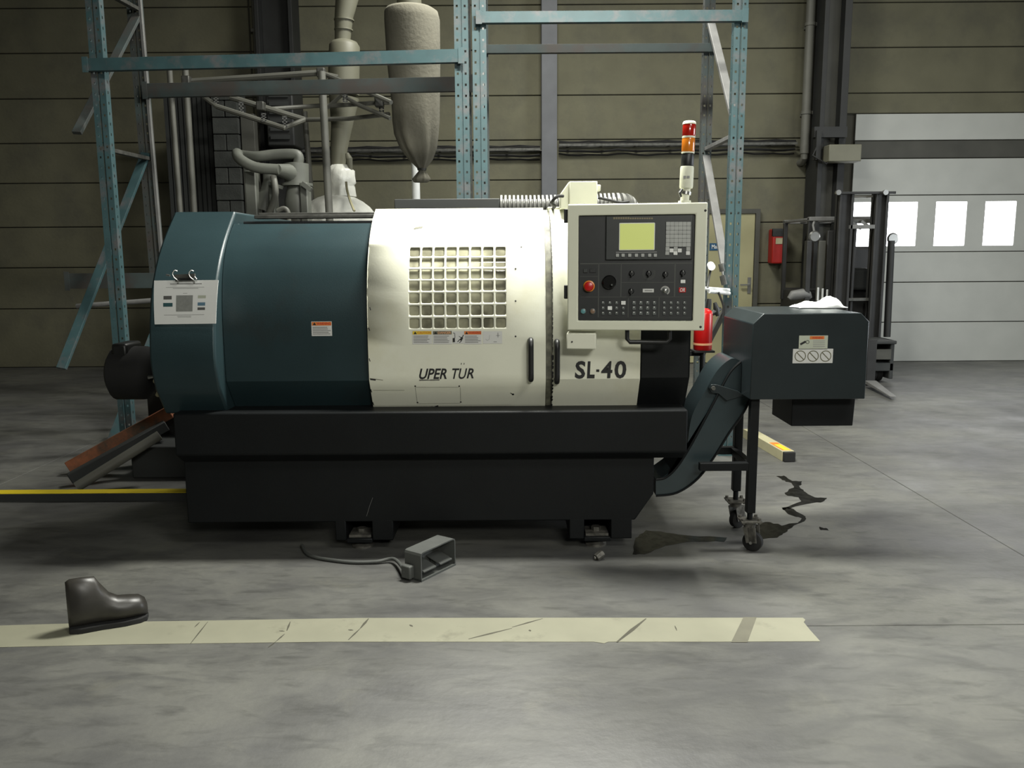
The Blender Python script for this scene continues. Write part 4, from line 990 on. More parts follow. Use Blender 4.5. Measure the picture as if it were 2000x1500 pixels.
def beam(par, x0, x1, Y, zc, h, mt, dz=0.0, dy=0.0, d=0.05, plates=False):
    mb = MB(); q = [(-1, -1), (1, -1), (1, 1), (-1, 1)]
    def loop(x, z, y): return [V((x, y, z-h/2)), V((x, y+d, z-h/2)), V((x, y+d, z+h/2)), V((x, y, z+h/2))]
    mb.hexa(loop(x0, zc+dz, Y+dy), loop(x1, zc, Y)); 
    # end plates
    for x, z, y in ((x0, zc+dz, Y+dy), (x1, zc, Y)):
        mb.box(x-0.022, x+0.022, y-0.004, y-0.001, z-h*0.62, z+h*0.62)
    return mb.build('beam', mt, par, bevel=0.003, smooth=0)
zf = P(1180, 36, RF).z
beam(rr, xA+0.05, xB+0.06, RF-0.055, zf, 0.075, rackt)
beam(rr, ux(945, 98, RR), ux(1385, 95, RR)+0.04, RR-0.055, P(1180, 97, RR).z, 0.065, rackd)
for (p0, p1) in (((1388, 40), (1428, 235)), ((1428, 262), (1377, 291)), ((1379, 305), (1416, 470)), ((1416, 470), (1428, 560))):
    pass
xg = xB+0.045; xr_ = ux(1369, 300, RR)+0.045
def br(par, a, b, w_=0.045, mt=zinc): MB().bar(a, b, 0.03, w_, up=(1, 0, 0)).build('brace', mt, par, bevel=0.003, smooth=0)
br(rr, (xr_, RR+0.01, P(1388, 36, RR).z), (xg, RF+0.06, P(1432, 235, RF).z), 0.06)
br(rr, (xg, RF+0.06, P(1430, 262, RF).z), (xr_, RR+0.01, P(1377, 291, RR).z), 0.04)
br(rr, (xr_, RR+0.01, P(1382, 305, RR).z), (xg, RF+0.06, P(1432, 575, RF).z), 0.06)
br(rr, (xg, RF+0.06, P(1430, 590, RF).z), (xr_, RR+0.01, P(1377, 700, RR).z), 0.04)
br(rr, (xA+0.05, RF+0.06, 2.3), (xA+0.05, RR+0.01, 1.8), 0.04); br(rr, (xA+0.05, RR+0.01, 3.6), (xA+0.05, RF+0.06, 2.4), 0.04)

lr = thing('pallet_rack', 'dusty teal pallet rack bay at left behind the lathe', 'rack', (-2, 6.6, 0), 'teal pallet racks')
xC_ = ux(887.5, 100, RF)
upright(lr, xC_, RF, ZT, 0.098); upright(lr, ux(905, 300, RR), RR, ZT, 0.07, mt=rackd)
zf = P(880, 112, RF).z
LYF, LYR = 6.35, 7.25      # the left end stands slightly farther back
xL = ux(203, 165, LYF); 
beam(lr, xL-0.1, xC_+0.05, RF-0.055, zf, 0.088, rackt, dz=P(246, 129, LYF).z-zf-0.0, dy=0.25)
zr = P(886, 166, RR).z
xLr = ux(266, 165, LYR)
beam(lr, xLr+0.09, xC_+0.09, RR-0.055, zr, 0.112, rackd, dz=P(292, 179, LYR).z-zr, dy=0.25)
upright(lr, ux(203, 300, LYF)-0.05, LYF, ZT, 0.1)
# the rear left post leans slightly: taken from its position at two heights
pt, pb = P(246, 5, LYR), P(283, 430, LYR)
lean = (pt.x-pb.x)/(pt.z-pb.z)
upright(lr, pb.x-lean*pb.z, LYR, ZT, 0.11, mt=rackd, lean=(lean, 0))
MB().bar((pb.x-lean*pb.z+0.12, LYR-0.01, 0), (pb.x-lean*pb.z+0.12+lean*ZT, LYR-0.01, ZT), 0.02, 0.035, up=(0, 1, 0)).build('edge_guard', zinc, lr, smooth=0)
xq = xL+0.0
def brp(a, b, Ya, Yb, w_=0.07, mt=rackt): br(lr, P(*a, Ya), P(*b, Yb), w_, mt)
brp((285, 300), (120, 720), LYR, LYF, 0.075)
brp((307, 640), (160, 1010), LYR-0.1, LYF, 0.08)
brp((290, 310), (200, 290), LYR, LYF, 0.04, dsteel)
brp((268, 18), (180, -30), LYR, LYF, 0.045, dsteel); brp((268, 30), (150, 260), LYR, LYF, 0.07, rackd)
beam(lr, ux(60, 560, LYF+0.3), ux(326, 548, LYF+0.9), LYF+0.85, P(280, 548, LYF+0.85).z, 0.13, rackd)
MB().cyl(P(150, 598, 6.9), P(335, 584, 6.9), 0.02).build('tie_bar', zinc, lr)

# ================================================================== LEFT BACKGROUND: scaffold, cyclone, bag, blower
sf = thing('tube_scaffold', 'light grey tubular frame with truss arms behind the left rack', 'frame', (-3, 8.6, 0))
SY = 8.6
def post(px0, py0, px1, py1, Y, r=0.035, nm='post'):
    a, b = P(px0, py0, Y), P(px1, py1, Y); d = (a-b)/(a.z-b.z); foot = b-d*b.z
    MB().cyl(foot, a, r, n=12).build(nm, zinc if nm != 'post' else pipeg, sf)
post(628, 140, 643, 415, 8.2, 0.037); post(595, 218, 609, 395, 9.2, 0.03); post(330, 120, 352, 415, 8.8, 0.029); post(361, 120, 379, 415, 8.8, 0.032)
def tub(pts, r=0.025, nm='rail', Y=SY): MB().tube([P(a, b, c) for a, b, c in pts], r, 8).build(nm, pipeg, sf)
tub([(360, 160, 8.8), (628, 142, SY)], 0.03); tub([(628, 142, SY), (700, 172, 8.2), (764, 200, 7.9)], 0.022)
tub([(400, 190, 8.8), (424, 208, 8.75), (555, 250, 8.6), (596, 234, 8.9)], 0.026); tub([(450, 190, 9.0), (510, 208, 8.9), (595, 234, 8.9)], 0.03)
tub([(510, 214, 8.9), (630, 206, 9.2)], 0.022); tub([(596, 234, 8.9), (680, 232, 8.7), (760, 223, 8.45)], 0.022); tub([(640, 207, SY), (735, 201, 8.3), (760, 200, 8.3)], 0.022)
tub([(640, 210, SY), (668, 185, 8.5), (700, 205, 8.3), (762, 231, 8.1)], 0.02); tub([(628, 160, SY), (640, 145, SY), (660, 150, SY)], 0.02)
def hanger(px, py0, py1, Y):
    a = P(px-5, py0, Y); b = P(px+5, py1, Y); mb = MB(); n = 3; h = (a.z-b.z)
    mb.box(a.x, a.x+0.012, Y, Y+0.006, b.z, a.z).box(b.x-0.012, b.x, Y, Y+0.006, b.z, a.z)
    for k in range(n+1): mb.box(a.x, b.x, Y, Y+0.006, b.z+h*k/n-0.006, b.z+h*k/n+0.006)
    mb.build('hanger', zinc, sf, smooth=0)
hanger(422, 190, 207, 8.74); hanger(471, 200, 222, 8.7); hanger(515, 222, 236, 8.6); hanger(674, 185, 198, 8.3); hanger(745, 206, 222, 8.2); hanger(556, 228, 248, 8.6)
cp_ = [P(510, 208, 8.85), P(628, 143, 8.55), P(741, 200, 8.2), P(365, 158, 8.75)]
for q in cp_: MB().box(q.x-0.04, q.x+0.04, q.y-0.05, q.y+0.05, q.z-0.045, q.z+0.045).build('coupler', dsteel, sf, bevel=0.01)
# cyclone separator
cyY = 9.0
t = thing('cyclone_separator', 'grey cone-shaped dust cyclone with duct, wrapped in plastic at its foot', 'cyclone', (P(672, 330, cyY).x, cyY, 0))
def ring_prof(items, Y, cx=None):
    out = []
    for px, py, rp in items:
        q = P(px, py, Y); out.append((q, rp/FPX*(q-CAM).dot(fwd)))
    return out
it = ring_prof([(672, 190, 29), (667, 250, 20), (662, 290, 16.5), (660, 325, 14)], cyY)
body = ring_prof([(674, 95, 6), (674, 88, 22), (674, 84, 26), (673, 92, 30), (672, 188, 31)], cyY)
body = ring_prof([(673, 78, 14), (673, 82, 24), (673, 90, 29.5), (672, 120, 30), (671, 185, 30)], cyY)
MB().tube([p for p, r in body], [r for p, r in body], 28).build('drum', ductg, t, smooth=50)
MB().tube([p for p, r in it], [r for p, r in it], 28).build('cone', ductg, t, smooth=50)
du = ring_prof([(682, -40, 23), (678, -5, 22), (672, 30, 18), (671, 42, 17.5), (670, 60, 16), (669, 80, 15)], cyY)
mb = MB().tube([p for p, r in du], [r for p, r in du], 24)
for (a, b, rr_) in ((672, 38, 19.5), (671, 57, 18)):
    q = ring_prof([(a, b, rr_), (a, b+2.5, rr_)], cyY); mb.tube([q[0][0], q[1][0]], [q[0][1]]*2, 24)
mb.build('duct', ductg, t, smooth=40)
MB().tube([P(678, 300, cyY-.1), P(682, 310, cyY-.12), P(685, 332, cyY-.1)], [0.02, 0.035, 0.02], 10).build('side_pipe', ductg, t)
def wrapfn(seed):
    return lambda th, z: 1+0.05*math.sin(th*5+z*9+seed)+0.035*math.sin(th*11-z*15)+0.02*math.sin(th*19+z*31)
wp = [(660, 322, 15), (664, 330, 22), (668, 334, 27), (668, 345, 27), (668, 358, 28.5), (668, 361, 25), (668, 366, 26), (668, 376, 26.5), (667, 384, 27)]
q = ring_prof(wp, cyY-0.05); c0 = q[-1][0]
MB().lathe([(r, p.z-c0.z) for p, r in reversed(q)], c0, 36, wrapfn(1)).build('plastic_wrap', plast, t, smooth=70)
q = ring_prof([(664, 382, 24), (664, 386, 36), (664, 394, 50), (662, 404, 62), (660, 418, 72), (660, 470, 78)], cyY-0.05); c0 = q[-1][0]; c0 = V((c0.x, c0.y, 0))
prof = [(q[-1][1], 0.02), (q[-1][1], 0.6)]+[(r, p.z) for p, r in reversed(q)]
MB().lathe(prof, c0, 44, lambda th, z: 1+0.03*math.sin(th*6+z*4)+0.02*math.sin(th*13)).build('plastic_cover', plast, t, smooth=70)
MB().tube(smoothpts([P(676, 355, cyY-0.45), P(678, 372, cyY-0.5), P(684, 392, cyY-0.85), P(692, 412, cyY-1.0)], 4), 0.012, 6).build('strap', cream, t)
# filter bag
bY = 8.3
t = thing('filter_bag', 'long grey cloth filter bag tied at its bottom, hanging behind the left rack', 'bag', (P(820, 330, bY).x, bY, P(820, 355, bY).z))
bp_ = [(800, 16, 30), (800, 18, 46), (803, 24, 52), (805, 40, 54), (808, 120, 52), (812, 200, 47), (813, 235, 45.5), (814, 262, 42), (818, 290, 34), (822, 312, 22), (824, 328, 9), (824, 334, 6), (824, 342, 12), (823, 350, 17), (822, 356, 13)]
q = ring_prof(bp_, bY)
mb = MB(); n = 40; vs = []
zt_, zb_ = q[0][0].z, q[-1][0].z
for p, r in q:
    fz = max(0.0, min(1.0, (P(813, 215, bY).z-p.z)/0.5))
    for k in range(n):
        th = 6.2832*k/n; rr_ = r*(1+fz*(0.11*math.sin(th*7+p.z*1.2)+0.06*math.sin(th*12+1)))
        vs.append(p+V((math.cos(th)*rr_, math.sin(th)*rr_, 0)))
m_ = len(q)
mb.add(vs, [(i*n+k, i*n+(k+1) % n, (i+1)*n+(k+1) % n, (i+1)*n+k) for i in range(m_-1) for k in range(n)]+[tuple(range(n)), tuple((m_-1)*n+k for k in range(n))])
mb.build('bag', bagm, t, smooth=80)
q = ring_prof([(799, 17, 24), (799, -60, 24)], bY); MB().tube([q[0][0], q[1][0]], [q[0][1], q[1][1]], 24).m(ductg).build('inlet_duct', ductg, t)
q = ring_prof([(824, 329, 9.5), (824, 333, 8.5)], bY); MB().tube([q[0][0], q[1][0]], [q[0][1], q[1][1]], 14).build('tie', dsteel, t)
mb = MB(); a = P(807, 320, 9.4); b = P(813, 395, 9.4); mb.cyl((b.x, 9.4, 0), (b.x, 9.4, a.z+0.4), 0.045, n=14).cyl((b.x, 9.4, 0), (b.x, 9.4, 0.01), 0.1)
tag(mb.build('standing_pipe', foamw), 'white upright pipe standing below the filter bag', 'pipe')
# blower unit
gY = 7.95
t = thing('dust_blower', 'grey dust blower with looping hose and tank behind the lathe', 'blower', (P(560, 400, gY).x, gY, 0))
q = ring_prof([(580, 318, 12), (580, 320, 24), (580, 361, 23)], gY); c0 = q[-1][0]
MB().lathe([(0.09, c0.z-0.9-c0.z), (0.1, -0.6), (0.12, -0.15), (q[-1][1]*0.8, -0.02), (q[-1][1], 0.0), (q[1][1], q[1][0].z-c0.z), (q[0][1], q[0][0].z-c0.z)], c0, 28).build('tank', blower, t, smooth=40)
MB().lathe([(0.145, -0.012), (0.145, 0.012)], P(580, 361, gY), 28).build('flange', blower, t)
MB().tube(smoothpts([P(582, 320, gY), P(583, 306, gY), P(572, 301, gY), P(535, 302, gY), P(500, 306, gY), P(470, 303, gY+0.1), P(463, 300, gY-.1), P(470, 312, gY-.25), P(500, 327, gY-.3), P(545, 331, gY-.3)], 5), 0.048, 14).build('hose', blower, t, smooth=60)
MB().tube([P(540, 331, gY-.3), P(558, 335, gY-.15), P(575, 340, gY)], [0.05, 0.07, 0.09], 14).build('elbow', blower, t, smooth=60)
for (x, y0_, w_) in ((487, 333, 22), (529, 358, 11), (592, 356, 15)):
    a = P(x-w_/2, y0_, gY-0.15); b = P(x+w_/2, y0_, gY-0.15); MB().box(a.x, b.x, gY-0.15, gY+0.0, 0.0, a.z).build('support', blower, t, bevel=0.01)
q = ring_prof([(527, 333, 13), (527, 356, 13)], gY); MB().tube([p for p, r in q]+[P(515, 410, gY)], [q[0][1], q[1][1], 0.1], 18).build('motor', blower, t, smooth=50)
MB().bar(P(527, 358, gY-.2), P(550, 366, gY-.2), 0.1, 0.03).bar(P(590, 358, gY-.2), P(608, 371, gY-.2), 0.05, 0.04).build('bracket', blower, t)
MB().tube(smoothpts([P(534, 345, gY-.3), P(538, 375, gY-.35), P(532, 400, gY-.3), P(524, 420, gY-.25)], 4), 0.03, 10).build('side_hose', pipeg, t, smooth=60)
MB().tube(smoothpts([P(542, 412, gY-.3), P(555, 407, gY-.3), P(563, 416, gY-.3), P(564, 440, gY-.3)], 4), 0.022, 10).build('return_hose', pipeg, t, smooth=60)
MB().box(P(470, 420, gY).x, P(615, 420, gY).x, gY-0.2, gY+0.3, 0, 0.25).build('plinth', blower, t, bevel=0.01)

# ================================================================== LEFT FOREGROUND EDGE
# spindle motor bracketed to the lathe's left end
my = 4.75; c = P(262, 725, my)
sm_ = MB().tube([P(222, 728, my), P(230, 728, my), P(285, 728, my), P(300, 730, my), P(312, 735, my)], [0.12, 0.155, 0.155, 0.13, 0.08], 24).build('side_motor', rubber, lathe, smooth=50)
sm_['label'] = 'black motor bracketed to the left end'
MB().box(P(232, 670, my).x, P(262, 670, my).x, my-0.1, my+0.1, c.z+0.08, P(250, 668, my).z).build('terminal_box', black, sm_, bevel=0.015)
MB().box(P(240, 700, 4.95).x, XL+0.03, 4.9, 4.96, c.z-0.12, c.z+0.12).build('bracket', black, sm_, bevel=0.006)
MB().tube(smoothpts([P(303, 744, my-0.12), P(311, 748, my-0.14), P(313, 760, my-0.12), P(308, 772, my-0.1)], 4), 0.014, 10).build('brass_elbow', cream, sm_, smooth=60)
MB().tube([P(290, 737, my-.15), P(297, 736, my-.15), P(311, 733, my-.16)], [0.012, 0.010, 0.004], 10).build('lever', steel, sm_)
# spare rack beams leaning on a low block
def fl2(px, py, z): return F(px, py, z)
blk = MB(); a = P(318, 812, 5.75)
blk.box(-2.62, -2.0, 5.55, 5.95, 0, P(318, 822, 5.6).z-0.17)
tag(blk.build('timber_block', darkbox, bevel=0.01), 'dark block on floor propping up the spare beams at left', 'block')
def sp(a, b, Ya, Yb, w_, h_, mt, lb, nm='spare_beam'):
    f_ = (F(b[0]-110, b[1]+110*(b[1]-a[1])/(a[0]-b[0]), 0.05)); mb = MB().bar(P(*a, Ya), f_, w_, h_); tag(mb.build(nm, mt, bevel=0.006), lb, 'beam', 'spare beams piled at left')
rustm = mat('rust_orange_paint', (150, 92, 62), 0.7, var=0.3, scale=10, dark=(70, 68, 58), dscale=4, dlo=0.4, dhi=0.6)
sp((335, 803), (246, 852), 5.75, 0, 0.07, 0.09, rustm, 'rusty orange spare beam, uppermost of the beams piled at left')
sp((325, 830), (246, 874), 5.70, 0, 0.07, 0.07, darkbox, 'dark middle spare beam under the rusty one at left')
mb = MB().cyl(P(312, 850, 5.45), F(150, 951, 0.037), 0.033, n=14); tag(mb.build('spare_tube', pipeg), 'grey round tube lying lowest in front of spare beams at left', 'tube')
MB_ = MB().box(-2.66, -2.02, 5.96, 6.0, 0, 0.62); tag(MB_.build('steel_offcut', darkbox, bevel=0.002), 'dark steel plate standing behind the spare beams', 'plate')
# yellow edged sill
a = F(362, 978); y0_ = F(250, 979).y; hz_ = P(300, 963, y0_).z; yb = F(300, 955, hz_).y
mb = MB().m(darkbox).box(-4.2, -1.62, y0_, yb, 0, hz_-0.002); mb.m(yellow).box(-4.2, -1.80, y0_+0.004, yb-0.003, hz_-0.002, hz_+0.002)
tag(mb.build('cable_ramp', None, bevel=0.002), 'low dark sill with yellow top edge on floor left of lathe', 'sill')
# boot at the left border
t = thing('work_boot', 'black rounded work boot toe on floor at the left edge', 'boot', F(235, 1222))
o_ = F(258, 1226); 
secs = [(0.09, 0.018, 0.045, 0), (0.082, 0.036, 0.072, 0), (0.06, 0.05, 0.088, 0), (0.02, 0.056, 0.095, 0), (-0.02, 0.054, 0.100, 0), (-0.05, 0.048, 0.120, 0), (-0.08, 0.045, 0.165, 0), (-0.10, 0.045, 0.20, 0), (-0.15, 0.045, 0.205, 0), (-0.19, 0.036, 0.205, 0), (-0.205, 0.02, 0.195, 0)]
dv = V((0.80, 0.42, 0)).normalized(); sv = V((0, 0, 1)).cross(dv); oc = F(244, 1214)
mb = MB(); n = 20; vs = []
for d_, hw_, hh, _ in secs:
    for k in range(n):
        th = 6.2832*k/n; x = math.cos(th)*hw_; z = 0.018+max(0.0, (math.sin(th)*0.5+0.5))*hh
        vs.append(oc+dv*d_+sv*x+V((0, 0, z)))
m_ = len(secs); mb.add(vs, [(i*n+k, i*n+(k+1) % n, (i+1)*n+(k+1) % n, (i+1)*n+k) for i in range(m_-1) for k in range(n)]+[tuple(range(n)), tuple((m_-1)*n+k for k in range(n))])
mb.build('upper', mat('boot_leather', (46, 44, 40), 0.4, var=0.2, scale=20), t, smooth=80)
sole = [(0.092, 0), (0.085, 0.035), (0.06, 0.052), (0.0, 0.058), (-0.08, 0.048), (-0.16, 0.048), (-0.205, 0.03), (-0.205, -0.03), (-0.16, -0.048), (-0.08, -0.048), (0.0, -0.058), (0.06, -0.052), (0.085, -0.035)]
mb = MB(); vs = [oc+dv*a+sv*b for a, b in sole]; vs2 = [p+V((0, 0, 0.024)) for p in vs]; k = len(vs)
mb.add(vs+vs2, [tuple(range(k)), tuple(range(2*k-1, k-1, -1))]+[(i, (i+1) % k, k+(i+1) % k, k+i) for i in range(k)]); mb.build('sole', rubber, t, bevel=0.004)

# ================================================================== FLOOR ITEMS
# tape
def fl_poly(pts, z0, z1, mt, name, label, cat):
    ps = [F(a, b) for a, b in pts]; mb = MB(); k = len(ps)
    mb.add([V((p.x, p.y, z0)) for p in ps]+[V((p.x, p.y, z1)) for p in ps], [tuple(range(k)), tuple(range(2*k-1, k-1, -1))]+[(i, (i+1) % k, k+(i+1) % k, k+i) for i in range(k)])
    return tag(mb.build(name, mt, smooth=0), label, cat)
fl_poly([(-60, 1224), (246, 1215), (440, 1212), (700, 1207.5), (1100, 1207), (1500, 1207), (1568, 1207), (1573, 1211), (1570, 1216), (1583, 1232), (1602, 1253), (1400, 1254), (1188, 1254), (1180, 1257), (1160, 1254), (900, 1254), (640, 1254), (246, 1259), (-60, 1266)],
        0.0004, 0.0014, tapem, 'floor_tape', 'wide worn cream tape strip across the floor in front of lathe', 'tape')
random.seed(11)
def scuff(a, b, w_):
    p, q = F(*a, 0.0016), F(*b, 0.0016); d = (q-p).normalized(); n_ = V((-d.y, d.x, 0))*w_
    sc_mb.add([p+n_*0.4, p.lerp(q, .5)+n_, q+n_*0.3, q-n_*0.3, p.lerp(q, .5)-n_, p-n_*0.4], [(0, 1, 2, 3, 4, 5)])
sc_mb = MB()
for a, b, w_ in (((372, 1257), (406, 1214), .003), ((380, 1225), (390, 1215), .003), ((540, 1252), (556, 1238), .004), ((524, 1264), (540, 1252), .003), ((560, 1232), (567, 1214), .004), ((680, 1250), (704, 1227), .004), ((704, 1227), (720, 1208), .006), ((680, 1230), (690, 1231), .006),
                 ((915, 1248), (1000, 1227), .006), ((1000, 1225), (1060, 1208), .005), ((1205, 1254), (1262, 1208), .009), ((545, 1232), (556, 1233), .005), ((1034, 1230), (1036, 1233), .006), ((800, 1220), (806, 1224), .006), ((1318, 1222), (1322, 1232), .003)):
    scuff(a, b, w_)
tag(sc_mb.build('scuff_marks', mat('scuff_rubber', (70, 68, 56), 0.8), smooth=0), 'dark diagonal scuff marks across the cream floor tape', 'marks', kind='stuff')
ws = fl_poly([(1452, 1206), (1478, 1206), (1460, 1255), (1428, 1255)], 0.0015, 0.0018, mat('worn_tape', (94, 92, 78), 0.7, var=0.1, scale=12), 'worn_patch', 'greyed slanting worn band across right part of floor tape', 'patch')
# spills
def spill(pts, label, nm='coolant_spill'):
    ps = []
    k = len(pts)
    for i in range(k):
        a, b = V(pts[i]), V(pts[(i+1) % k])
        for j in range(4):
            q = a.lerp(b, j/4); ps.append((q.x+random.uniform(-2, 2), q.y+random.uniform(-1.2, 1.2)))
    return tag(fl_poly(ps, 0.0003, 0.0012, oil, nm, label, 'spill'), None, None, 'coolant spills on the floor')
spill([(1482, 1022), (1500, 1019), (1525, 1026), (1560, 1022), (1566, 1012), (1540, 1005), (1527, 994), (1540, 990), (1575, 1010), (1572, 1018), (1545, 1030), (1534, 1040), (1520, 1050), (1490, 1052), (1478, 1040)], 'dark coolant puddle on floor right of the front caster')
spill([(1518, 929), (1535, 930), (1545, 940), (1566, 941), (1562, 950), (1575, 962), (1590, 971), (1615, 972), (1608, 980), (1580, 983), (1545, 992), (1530, 997), (1528, 992), (1565, 980), (1560, 972), (1532, 966), (1540, 958), (1552, 952), (1545, 944), (1528, 938)], 'jagged dark coolant puddle on floor right of the conveyor stand')
spill([(1240, 1052), (1262, 1036), (1300, 1040), (1350, 1046), (1420, 1050), (1415, 1058), (1350, 1058), (1300, 1066), (1260, 1082), (1235, 1084)], 'dark oily patch on the floor under the right end of lathe')
spill([(1600, 1030), (1616, 1032), (1618, 1037), (1604, 1035)], 'small dark oil spot on bare floor right of the puddles')
# crack line running to the right
# foot pedal
A_ = F(823, 1137); B_ = F(890, 1104); ex = (B_-A_); Lp = ex.length; ex.normalize(); nz_ = V((ex.y, -ex.x, 0)); 
if nz_.y > 0 and nz_.x < 0: nz_ = nz_*-1
fp_ = Frame(A_, ex, nz_); fp_.y = V((0, 0, 1)); fp_.z = fp_.x.cross(fp_.y)
t = thing('foot_pedal', 'grey metal foot pedal switch with open front on the floor before lathe', 'pedal', A_)
Hh = 0.14; Dd = 0.10; th = 0.006
out = [(0, 0), (0, Hh-0.015), (0.004, Hh-0.004), (0.015, Hh), (Lp-0.015, Hh), (Lp-0.004, Hh-0.004), (Lp, Hh-0.015), (Lp, 0)]
inn = [(th, 0), (th, Hh-0.018), (0.010, Hh-0.009), (0.018, Hh-th), (Lp-0.018, Hh-th), (Lp-0.010, Hh-0.009), (Lp-th, Hh-0.018), (Lp-th, 0)]
mb = MB(fp_.T)
for i in range(7):
    mb.hexa([(out[i][0], out[i][1], 0), (out[i+1][0], out[i+1][1], 0), (inn[i+1][0], inn[i+1][1], 0), (inn[i][0], inn[i][1], 0)], [(out[i][0], out[i][1], -Dd), (out[i+1][0], out[i+1][1], -Dd), (inn[i+1][0], inn[i+1][1], -Dd), (inn[i][0], inn[i][1], -Dd)])
mb.box(th, Lp-th, 0, Hh-th, -Dd, -Dd+0.006).box(0.0, Lp, 0.0, 0.010, -Dd, 0.002)
mb.build('hood', pedal_m, t, smooth=40, weld=True)
for u0 in (0.025, 0.145):
    mb = MB(fp_.T); mb.prism([(0.055, -0.09), (0.062, -0.09), (0.045, 0.0), (0.038, 0.0)], 'x', u0, u0+0.085) if False else mb.hexa([(u0, 0.060, -0.09), (u0+0.09, 0.060, -0.09), (u0+0.09, 0.034, -0.004), (u0, 0.034, -0.004)], [(u0, 0.068, -0.09), (u0+0.09, 0.068, -0.09), (u0+0.09, 0.042, -0.004), (u0, 0.042, -0.004)])
    mb.box(u0+0.02, u0+0.07, 0.01, 0.045, -0.085, -0.05)
    mb.build('pedal', pedal_m, t, bevel=0.002)
MB(fp_.T).box(-0.035, 0.0, 0.012, 0.075, -0.095, -0.04).build('cable_gland', pedal_m, t, bevel=0.006)
g = fp_.T(V((-0.03, 0.045, -0.07)))
cb_pts = [g, F(770, 1092, 0.025), F(735, 1097, 0.012), F(690, 1098, 0.010), F(650, 1094, 0.010), F(615, 1088, 0.010), F(598, 1080, 0.010), F(590, 1065, 0.010)]
MB().tube(smoothpts(cb_pts, 6), 0.009, 10).build('cable', pedal_m, t, smooth=60)
# nut by the right foot
c = F(1172, 1094); mb = MB().m(caststeel)
mb.cyl(c+V((-0.02, 0, 0.012)), c+V((0.015, 0.02, 0.03)), 0.02, n=6).cyl(c+V((-0.03, 0.0, 0.012)), c+V((-0.02, 0.0, 0.012)), 0.010, n=8)
tag(mb.build('loose_bolt', None, bevel=0.002), 'shiny loose bolt on the floor before the right foot of lathe', 'bolt')
# cream carton
a, b = F(1452, 855), F(1532, 903); d = (b-a); d.z = 0; L_ = d.length; d.normalize(); s_ = V((-d.y, d.x, 0))
t = thing('long_carton', 'long cream carton with orange label lying on floor behind conveyor stand', 'carton', a.lerp(b, .5))
W__ = 0.085; Hc = 0.075
def cT(p): return a+d*p.x+V((d.y*-1, d.x, 0))*p.y+V((0, 0, p.z))
MB(cT).box(0, L_*0.96, -0.005, W__, 0, Hc).build('carton_body', cream, t, bevel=0.002)
MB(cT).box(L_*0.96, L_, -0.002, W__-0.002, 0.002, Hc-0.003).build('end_cap', rubber, t, bevel=0.004)
sg = -1
MB(cT).box(L_*0.62, L_*0.93, 0.008, W__-0.012, Hc, Hc+0.001).build('carton_label', lblo, t, smooth=0)
MB(cT).box(L_*0.70, L_*0.93, 0.02, W__-0.016, Hc+0.001, Hc+0.0016).build('label_print', lbly, t, smooth=0)

# ================================================================== RED CAN ON STAND, AIR LINE
SY_ = 4.9
zt_ = P(1372, 683, SY_).z; x_ = P(1372, 683, SY_).x
ch_ = MB().box(x_-0.06, x_+0.06, SY_-0.06, SY_+0.06, zt_-0.012, zt_-0.001).box(XR-0.02, x_+0.02, SY_+0.02, SY_+0.05, zt_-0.04, zt_-0.012).cyl((x_, SY_, zt_-0.34), (x_, SY_, zt_-0.01), 0.014, n=12).bar((x_, SY_, zt_-0.33), (XR-0.02, SY_, zt_-0.42), 0.02, 0.02)
ch_.build('can_holder', black, lathe)
t = thing('red_oil_can', 'bright red can with black nozzle behind the control panel', 'can', (x_, SY_, zt_))
hgt = P(1380, 602, SY_).z-zt_; r_ = 0.054
MB().lathe([(r_*0.94, 0), (r_, 0.008), (r_, hgt*0.86), (r_*0.9, hgt*0.93), (r_*0.5, hgt)], (x_, SY_, zt_), 28).build('can_body', red, t, smooth=50)
MB().lathe([(r_*1.02, 0.03), (r_*1.02, 0.042)], (x_, SY_, zt_), 28).build('pale_band', lblol, t)
nx = P(1383, 600, SY_).x; MB().tube([(nx, SY_, zt_+hgt-0.02), (nx+0.005, SY_, zt_+hgt+0.035), (nx+0.006, SY_, zt_+hgt+0.055)], [0.017, 0.015, 0.012], 14).build('nozzle', black, t)
MB().lathe([(0.02, -0.04), (0.022, 0.0)], (nx-0.004, SY_, zt_+hgt), 16).build('nozzle_collar', red, t) if False else None
t = thing('air_line', 'white air pipe with gauge and black blow gun beside rack post', 'air line', P(1400, 570, 5.9))
MB().cyl(P(1330, 560, 5.9), P(1424, 567, 6.06), 0.014).cyl(P(1385, 569, 5.92), P(1424, 573, 6.06), 0.014).build('pipe', foamw, t)
MB().cyl(P(1390, 521, 5.85), P(1388, 518, 5.93), 0.026, n=24).build('gauge', foamw, t); MB().tube([P(1389, 524, 5.92), P(1384, 545, 5.92), P(1382, 562, 5.9)], 0.008, 8).build('gauge_stem', dsteel, t)
MB().tube(smoothpts([P(1403, 571, 5.95), P(1408, 583, 5.95), P(1413, 600, 5.95), P(1411, 622, 5.95)], 4), 0.008, 8).build('hose', rubber, t, smooth=60)
MB().tube([P(1396, 591, 5.93), P(1399, 603, 5.93), P(1402, 617, 5.93)], [0.012, 0.022, 0.015], 10).tube([P(1391, 612, 5.93), P(1401, 606, 5.93), P(1407, 603, 5.95)], [0.02, 0.018, 0.012], 10).build('blow_gun', black, t)
MB().tube([P(1408, 515, 6.0), P(1411, 530, 6.0)], 0.02, 10).tube([P(1411, 538, 6.0), P(1415, 556, 6.0)], 0.022, 10).build('coupling', dsteel, t)

